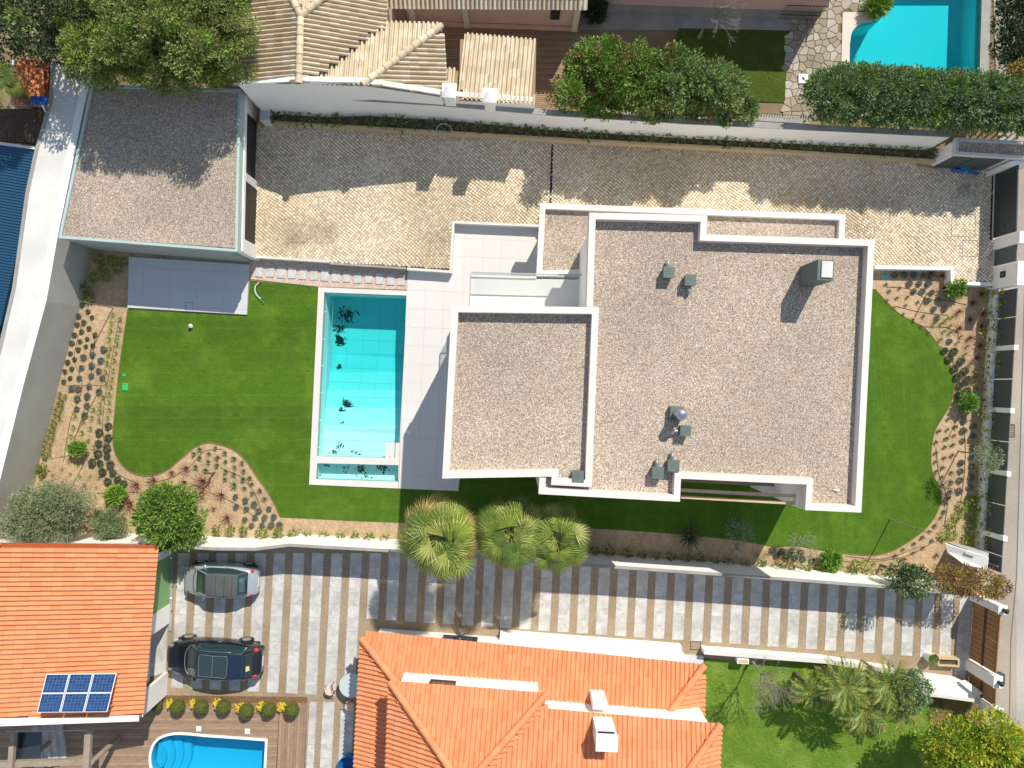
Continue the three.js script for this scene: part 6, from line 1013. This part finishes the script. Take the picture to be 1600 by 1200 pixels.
car(334, 1030, -ROT - 0.015, 'dark blue estate car with a panoramic glass roof parked by the decking', {
  L: 4.6, W: 1.86, pow: 3.4, wmul: [[-1, 0.95], [0, 1], [1, 0.96]], top: [[-1, 0.66], [-0.9, 0.86], [-0.6, 0.98], [-0.36, 1.02], [0.3, 1.04], [0.82, 1.05], [0.95, 0.95], [1, 0.78]], paint: phys(sg(34, 42, 54), 0.22, { metalness: 0.5, clearcoat: 1, clearcoatRoughness: 0.03 }), glass: carGlass, roofMat: phys(sg(30, 48, 70), 0.2, { metalness: 0.4, clearcoat: 1, clearcoatRoughness: 0.03 }), trim: true,
  gh: { x0: -1.12, x1: 2.0, r0: -0.48, r1: 1.62, b: 0.42, roof: [[-1.12, 1.03], [-0.5, 1.49], [0.1, 1.57], [1.1, 1.55], [1.65, 1.46], [2.0, 1.06]], wb: [[-1.12, 0.72], [-0.4, 0.83], [0.8, 0.84], [1.6, 0.78], [2.0, 0.68]], wt: [[-1.12, 0.66], [-0.48, 0.62], [0.4, 0.64], [1.3, 0.60], [1.65, 0.56], [2.0, 0.54]] }, hlx: 0.86, tlx: 0.88, tl: [1.25, 0.8], wheel: 1.42, rearW: 0.97, wr: 0.35,
  extra: (add, roof, q) => { for (const [a, b] of [[-0.36, 0.26], [0.30, 0.92]]) { const g = [], n = 5; for (let i = 0; i <= n; i++) { const x = a + (b - a) * i / n; g.push([[x, q.y0(x) + 0.024, 0.46], [x, q.y0(x) + 0.034, 0.2], [x, q.y0(x) + 0.034, -0.2], [x, q.y0(x) + 0.024, -0.46]]); } add('sunroof_pane', loftGrid(g), carGlass, roof); }
    const e = (x, z) => V3(x, q.y0(x) + 0.036, z); add('sunroof_trim', [tube([e(-0.38, 0.40), e(-0.36, 0.48), e(0.28, 0.49), e(0.92, 0.48), e(0.95, 0.4), e(0.95, -0.4), e(0.92, -0.48), e(0.28, -0.49), e(-0.36, -0.48), e(-0.38, -0.4), e(-0.38, 0.4)], 0.011, 90, 5), bar(e(0.28, 0.47), e(0.28, -0.47), 0.01, 5)], M.galv, roof);
    add('windscreen_trim', tube([V3(-1.0, 1.05, 0.74), V3(-1.2, 1.035, 0.45), V3(-1.26, 1.03, 0), V3(-1.2, 1.035, -0.45), V3(-1.0, 1.05, -0.74)], 0.016, 24, 5), M.galv); add('spoiler', box(0.14, 0.03, 1.0, 1.72, 1.43, 0, 0, 0.01), roof.material); add('rear_bumper', box(0.1, 0.1, 1.4, 2.22, 0.45, 0, 0, 0.03), M.dark); add('parcel_card', slab([V3(1.74, 1.40, 0.0), V3(1.74, 1.40, 0.26), V3(1.9, 1.215, 0.24), V3(1.88, 1.24, 0.02)], 0.008), std(sg(206, 200, 150), 0.8)); for (const s of [-1, 1]) add('roof_rail', tube([V3(-0.3, q.y0(-0.3) + 0.03, s * 0.58), V3(0.6, q.y0(0.6) + 0.05, s * 0.6), V3(1.5, q.y0(1.5) + 0.03, s * 0.54)], 0.016, 20, 5), M.dark); }
});
// ---------- garden things ----------
function gardenPost(px, py, h, label, r = 0.022) { const [x, z] = P(px, py), t = thing('garden_post', label, 'post', x, z); obj('post', bar(V3(x, -0.02, z), V3(x, h, z), r, 7, r * 0.8), M.post, t); obj('tie', new THREE.TorusGeometry(r * 1.5, 0.008, 5, 10).toNonIndexed().rotateX(Math.PI / 2).translate(x, h * 0.72, z), M.dark, t); obj('cap', new THREE.SphereGeometry(r * 1.3, 8, 6).toNonIndexed().translate(x, h, z), M.post, t); }
gardenPost(177, 481, 2.6, 'slender post at the corner between the shaded bed and the patio', 0.026); gardenPost(159, 602, 3.0, 'slender post in the middle of the west bed'); gardenPost(140, 707, 3.0, 'slender post beside the round lime shrub in the west bed'); gardenPost(1390, 811, 3.3, 'tall slender post on the south east lawn', 0.032); gardenPost(1247, 847, 1.5, 'short post at the south lawn edge by the grey shrub', 0.03); gardenPost(1448, 459, 1.7, 'slender post among the lavender below the drive kerb', 0.03); gardenPost(872, 772, 1.2, 'thin post in the shade behind the middle palm');
{ const [x, z] = P(407, 458), t = thing('garden_hose', 'short length of coloured garden hose on the lawn by the patio', 'hose', x, z); const c = [[-0.1, -0.5], [-0.28, -0.3], [-0.24, 0.05], [-0.02, 0.3], [0.2, 0.48], [0.12, 0.52]], pt = (k, y) => c.map(([a, b]) => V3(x + a + k, y, z + b)); obj('hose', tube(pt(0, 0.07), 0.024, 40, 6), std(sg(60, 150, 80), 0.6), t); obj('hose_sleeve', tube(pt(0.06, 0.09).slice(0, 4), 0.026, 30, 6), std(sg(222, 214, 220), 0.6), t); obj('coupling', bar(V3(x - 0.12, 0.08, z - 0.52), V3(x + 0.04, 0.08, z - 0.5), 0.035), std(sg(196, 60, 60), 0.5), t); }
{ const [x, z] = P(300, 510), t = thing('garden_lamp', 'small white ground lamp on the west lawn', 'lamp', x, z); obj('stake', bar(V3(x, 0, z), V3(x, 0.2, z), 0.02), M.dark, t); obj('shade', new THREE.ConeGeometry(0.11, 0.2, 10).toNonIndexed().translate(x, 0.27, z), M.white, t); }
for (const [x, y, w, d, c, l] of [[196.5, 604.5, 0.27, 0.36, [60, 186, 104], 'bright green rectangular cover on the west lawn edge'], [194.5, 586, 0.15, 0.15, [60, 186, 104], 'little round looking green cover above the larger one on the lawn'], [1382.5, 432, 0.36, 0.30, [84, 176, 156], 'teal green cover in the bark below the drive kerb']]) { const [a, b] = P(x, y), t = thing('valve_cover', l, 'cover', a, b); obj('box', box(w, 0.07, d, a, 0.0, b, -ROT, 0.02), std(sg(...c), 0.5), t); obj('latch', box(w * 0.3, 0.012, 0.03, a, 0.07, b - d * 0.3), M.dark, t); }
{ // drip lines snaking over the bark
  const runs = [[[130, 500], [118, 560], [128, 600], [110, 660], [100, 720]], [[186, 500], [175, 560], [165, 620], [160, 680], [180, 735], [215, 755]], [[150, 520], [140, 590], [128, 650], [112, 700]], [[150, 770], [190, 768], [240, 770]], [[225, 752], [262, 750], [295, 728], [318, 704], [345, 702]], [[290, 752], [330, 770], [370, 790], [405, 815]], [[345, 730], [375, 745], [395, 770], [410, 800]], [[1385, 448], [1420, 452], [1450, 466], [1480, 470], [1510, 478]], [[1400, 478], [1440, 488], [1480, 492]], [[1424, 507], [1452, 510], [1480, 512], [1500, 520]], [[1470, 540], [1492, 570], [1502, 610], [1498, 650], [1480, 690]], [[1462, 700], [1466, 740], [1480, 780], [1476, 820]], [[1500, 640], [1508, 700], [1504, 760], [1492, 830]], [[1300, 876], [1360, 878], [1420, 868], [1460, 846]], [[1320, 870], [1380, 872], [1440, 852]]];
  const b = ['upper west bed', 'strip beside the west lawn', 'middle of the west bed', 'ground by the olive trees', 'neck of the bay', 'south tip of the bay', 'crown of the bay', 'ground below the drive kerb', 'north east lawn edge', 'grass clumps of the north east bed', 'bulge of the east lawn', 'hollow of the east lawn', 'rows by the street fence', 'south east lawn curve', 'ground by the south wall'];
  runs.forEach((r, i) => { const p = r.map(q => { const w = P(...q); return V3(w[0] + rr(-0.06, 0.06), 0.012, w[1] + rr(-0.06, 0.06)); }); tag(obj('drip_line', tube(p, 0.014, 60, 5), std(sg(96, 68, 46), 0.8)), 'thin brown drip irrigation line across the ' + b[i], 'drip line', 'drip lines'); });
}
{ const [x, z] = P(694, 206, 0.9), t = thing('hose_hoop', 'grey half hoop standing on the planter kerb below the north wall', 'hoop', x, z); obj('hoop', new THREE.TorusGeometry(0.38, 0.03, 6, 20, Math.PI).toNonIndexed().rotateX(-0.9).translate(x, 0.9, z), M.galv, t); obj('plate', box(0.8, 0.02, 0.08, x, 0.895, z), M.galv, t); }
{ const p = P3(1510, 267, 0.7), t = thing('blue_float', 'long blue float lying by the grey store doors', 'float', p.x, p.z, undefined, driveTop); obj('float', bar(V3(p.x - 0.62, driveTop + 0.12, p.z - 0.08), V3(p.x + 0.62, driveTop + 0.12, p.z + 0.12), 0.1, 10, 0.07), std(sg(52, 112, 176), 0.5), t); obj('band', bar(V3(p.x - 0.05, driveTop + 0.12, p.z + 0.012), V3(p.x + 0.05, driveTop + 0.12, p.z + 0.028), 0.105, 10), std(sg(90, 180, 170), 0.5), t); const c = P3(1512, 261, 0.9), k = thing('blue_crate', 'small bright blue crate beside the long blue float', 'crate', c.x, c.z, undefined, driveTop); obj('crate', box(0.42, 0.3, 0.16, c.x, driveTop + 0.02, c.z, -ROT, 0.02), std(sg(40, 140, 190), 0.5), k); obj('rim', box(0.46, 0.03, 0.2, c.x, driveTop + 0.3, c.z, -ROT, 0.01), std(sg(40, 140, 190), 0.5), k); }
for (let i = 0; i < 4; i++) { const a = P3(1428 + i * 3, 250 + i * 3.6, 0.6), b = P3(1462 + i * 2, 255 + i * 3.6, 0.6); tag(obj('timber_plank', strip([[a.x, a.z], [b.x, b.z]], 0.09, driveTop + 0.03, driveTop + 0.07), i % 2 ? M.beam : M.gateWood), ['first', 'second', 'third', 'fourth'][i] + ' loose plank from the planter lying near the grey store doors', 'plank', 'loose planks'); }
// bistro set beside the orange-roofed house
{ const [x, z] = P(549, 1071, 0.75), t = thing('round_table', 'round pale grey garden table beside the orange roofed house', 'table', x, z); obj('top', new THREE.CylinderGeometry(0.58, 0.58, 0.035, 32).toNonIndexed().translate(x, 0.75, z), std(sg(186, 200, 200), 0.4), t); obj('rim', new THREE.TorusGeometry(0.58, 0.02, 6, 36).toNonIndexed().rotateX(Math.PI / 2).translate(x, 0.75, z), M.galv, t); for (let k = 0; k < 4; k++) { const a = k * 1.571 + 0.6; obj('leg', bar(V3(x + Math.cos(a) * 0.42, 0, z + Math.sin(a) * 0.42), V3(x + Math.cos(a) * 0.2, 0.74, z + Math.sin(a) * 0.2), 0.018), M.dark, t); }
  for (const [px, py, rot, lab] of [[515, 1079, -1.2, 'metal garden chair with a patterned pink cushion west of the round table'], [546, 1103, 0.3, 'metal garden chair with a pink cushion south of the round table']]) { const [cx, cz] = P(px, py, 0.45), c = thing('garden_chair', lab, 'chair', cx, cz, 'garden chairs at the round table'); c.rotation.y = rot; const add = (n, g, m) => { const q = new THREE.Mesh(g, m); q.name = n; q.castShadow = q.receiveShadow = true; c.add(q); };
    add('seat', new THREE.CylinderGeometry(0.23, 0.23, 0.05, 18).toNonIndexed().translate(0, 0.45, 0), std(0xffffff, 0.95, { map: tex(128, 0.4, (u, v) => fbm(u, v, 10, 2, 211) > 0.52 ? [224, 160, 140] : [236, 222, 206]) })); add('backrest', new THREE.TorusGeometry(0.24, 0.016, 6, 20, Math.PI).toNonIndexed().rotateX(-0.25).translate(0, 0.5, -0.2), M.dark); for (let k = -2; k <= 2; k++) add('back_bar', bar(V3(k * 0.08, 0.48, -0.2), V3(k * 0.08, 0.48 + Math.sqrt(0.058 - k * k * 0.0064), -0.26), 0.009, 5), M.dark); for (const [a, b] of [[-1, -1], [1, -1], [1, 1], [-1, 1]]) add('leg', bar(V3(a * 0.2, 0, b * 0.2), V3(a * 0.16, 0.43, b * 0.16), 0.013, 5), M.dark); } }
{ const [x, z] = P(543, 1197, 0.5), t = thing('blue_tub', 'round blue tub at the bottom edge beside the orange roofed house', 'tub', x, z); obj('tub', new THREE.CylinderGeometry(0.46, 0.38, 0.5, 24, 1, true).toNonIndexed().translate(x, 0.25, z), std(sg(24, 120, 190), 0.4), t); obj('bottom', new THREE.CylinderGeometry(0.38, 0.38, 0.03, 24).toNonIndexed().translate(x, 0.05, z), std(sg(20, 96, 160), 0.5), t); obj('rim', new THREE.TorusGeometry(0.46, 0.025, 6, 30).toNonIndexed().rotateX(Math.PI / 2).translate(x, 0.5, z), std(sg(24, 120, 190), 0.4), t); }
{ const [x, z] = P(723, 990, 0.5), t = thing('plant_stand', 'small metal plant stand with a flowerpot before the orange roofed house', 'plant stand', x, z); for (let k = -2; k <= 2; k++) obj('slat', box(0.05, 0.02, 0.62, x + k * 0.075, 0.48, z), M.greyWood, t); for (const [a, b] of [[-1, -1], [1, -1], [1, 1], [-1, 1]]) obj('leg', bar(V3(x + a * 0.16, 0, z + b * 0.28), V3(x + a * 0.16, 0.48, z + b * 0.28), 0.014), M.dark, t); const f = thing('flowerpot', 'flowerpot with purple blossom on the metal plant stand', 'flowerpot', x, z, undefined, 0.5); obj('pot', new THREE.CylinderGeometry(0.12, 0.09, 0.18, 14).toNonIndexed().translate(x, 0.59, z - 0.1), std(sg(150, 140, 134), 0.8), f); const lv = new Leaves(); for (let i = 0; i < 60; i++) { const d = rdir(); d.y = Math.abs(d.y); lv.leaf(x + d.x * 0.1, 0.68 + d.y * 0.08, z - 0.1 + d.z * 0.1, d, rdir(), 0.06, 0.04, pick([G(150, 90, 170), G(110, 130, 70)], 1)); } obj('blossom', lv.build(), M.leaf, f); }
{ const [x, z] = P(1457, 1029, 0.4), t = thing('flowerpot', 'white cylindrical pot with a lime plant at the end of the driveway', 'flowerpot', x, z); obj('pot', new THREE.CylinderGeometry(0.26, 0.22, 0.5, 20, 1, true).toNonIndexed().translate(x, 0.26, z), M.white, t); obj('soil', new THREE.CylinderGeometry(0.23, 0.23, 0.02, 18).toNonIndexed().translate(x, 0.42, z), M.darkWood, t); obj('plant', crown([[x, 0.5, z, 0.16, 0.12, 0.16]], 14, 16, 0.08, 0.1, 0.04, PAL.lime), M.leaf, t);
  const [bx, bz] = P(1482, 1034, 0.4), b = thing('timber_bench', 'long wooden planter box beside the white pot', 'planter', bx, bz); obj('side', ring([[bx - 0.52, bz - 0.2], [bx + 0.52, bz - 0.15], [bx + 0.52, bz + 0.25], [bx - 0.52, bz + 0.2]], 0.07, 0.0, 0.42, 1), M.kerb, b); obj('soil', prism([[bx - 0.46, bz - 0.15], [bx + 0.46, bz - 0.1], [bx + 0.46, bz + 0.2], [bx - 0.46, bz + 0.15]], 0.1, 0.3), M.darkWood, b); }
{ const p = P3(1527, 668, 0), [x, z] = P(1580, 673), t = thing('road_grate', 'rusty rectangular drain grate set in the road by the fence', 'grate', x, z); obj('frame', ring([[x - 0.16, z - 0.32], [x + 0.16, z - 0.32], [x + 0.16, z + 0.32], [x - 0.16, z + 0.32]], 0.03, 0.0, 0.03, 1), std(sg(122, 92, 72), 0.8, { metalness: 0.3 }), t); for (let i = 0; i < 7; i++) obj('slat', box(0.27, 0.02, 0.035, x, 0.006, z - 0.26 + i * 0.086, 0), std(sg(122, 92, 72), 0.8, { metalness: 0.3 }), t); }
{ const p = P(3, 733, 2.5), t = thing('wall_lamp', 'small white lamp standing on the coping of the west wall', 'lamp', p[0], p[1], undefined, 2.5); obj('stem', bar(V3(p[0] - 0.15, 2.5, p[1]), V3(p[0] - 0.15, 2.95, p[1]), 0.035), M.white, t); obj('head', box(0.2, 0.1, 0.3, p[0] - 0.15, 2.93, p[1], 0, 0.02), M.white, t); }
renderer.render(scene, camera);
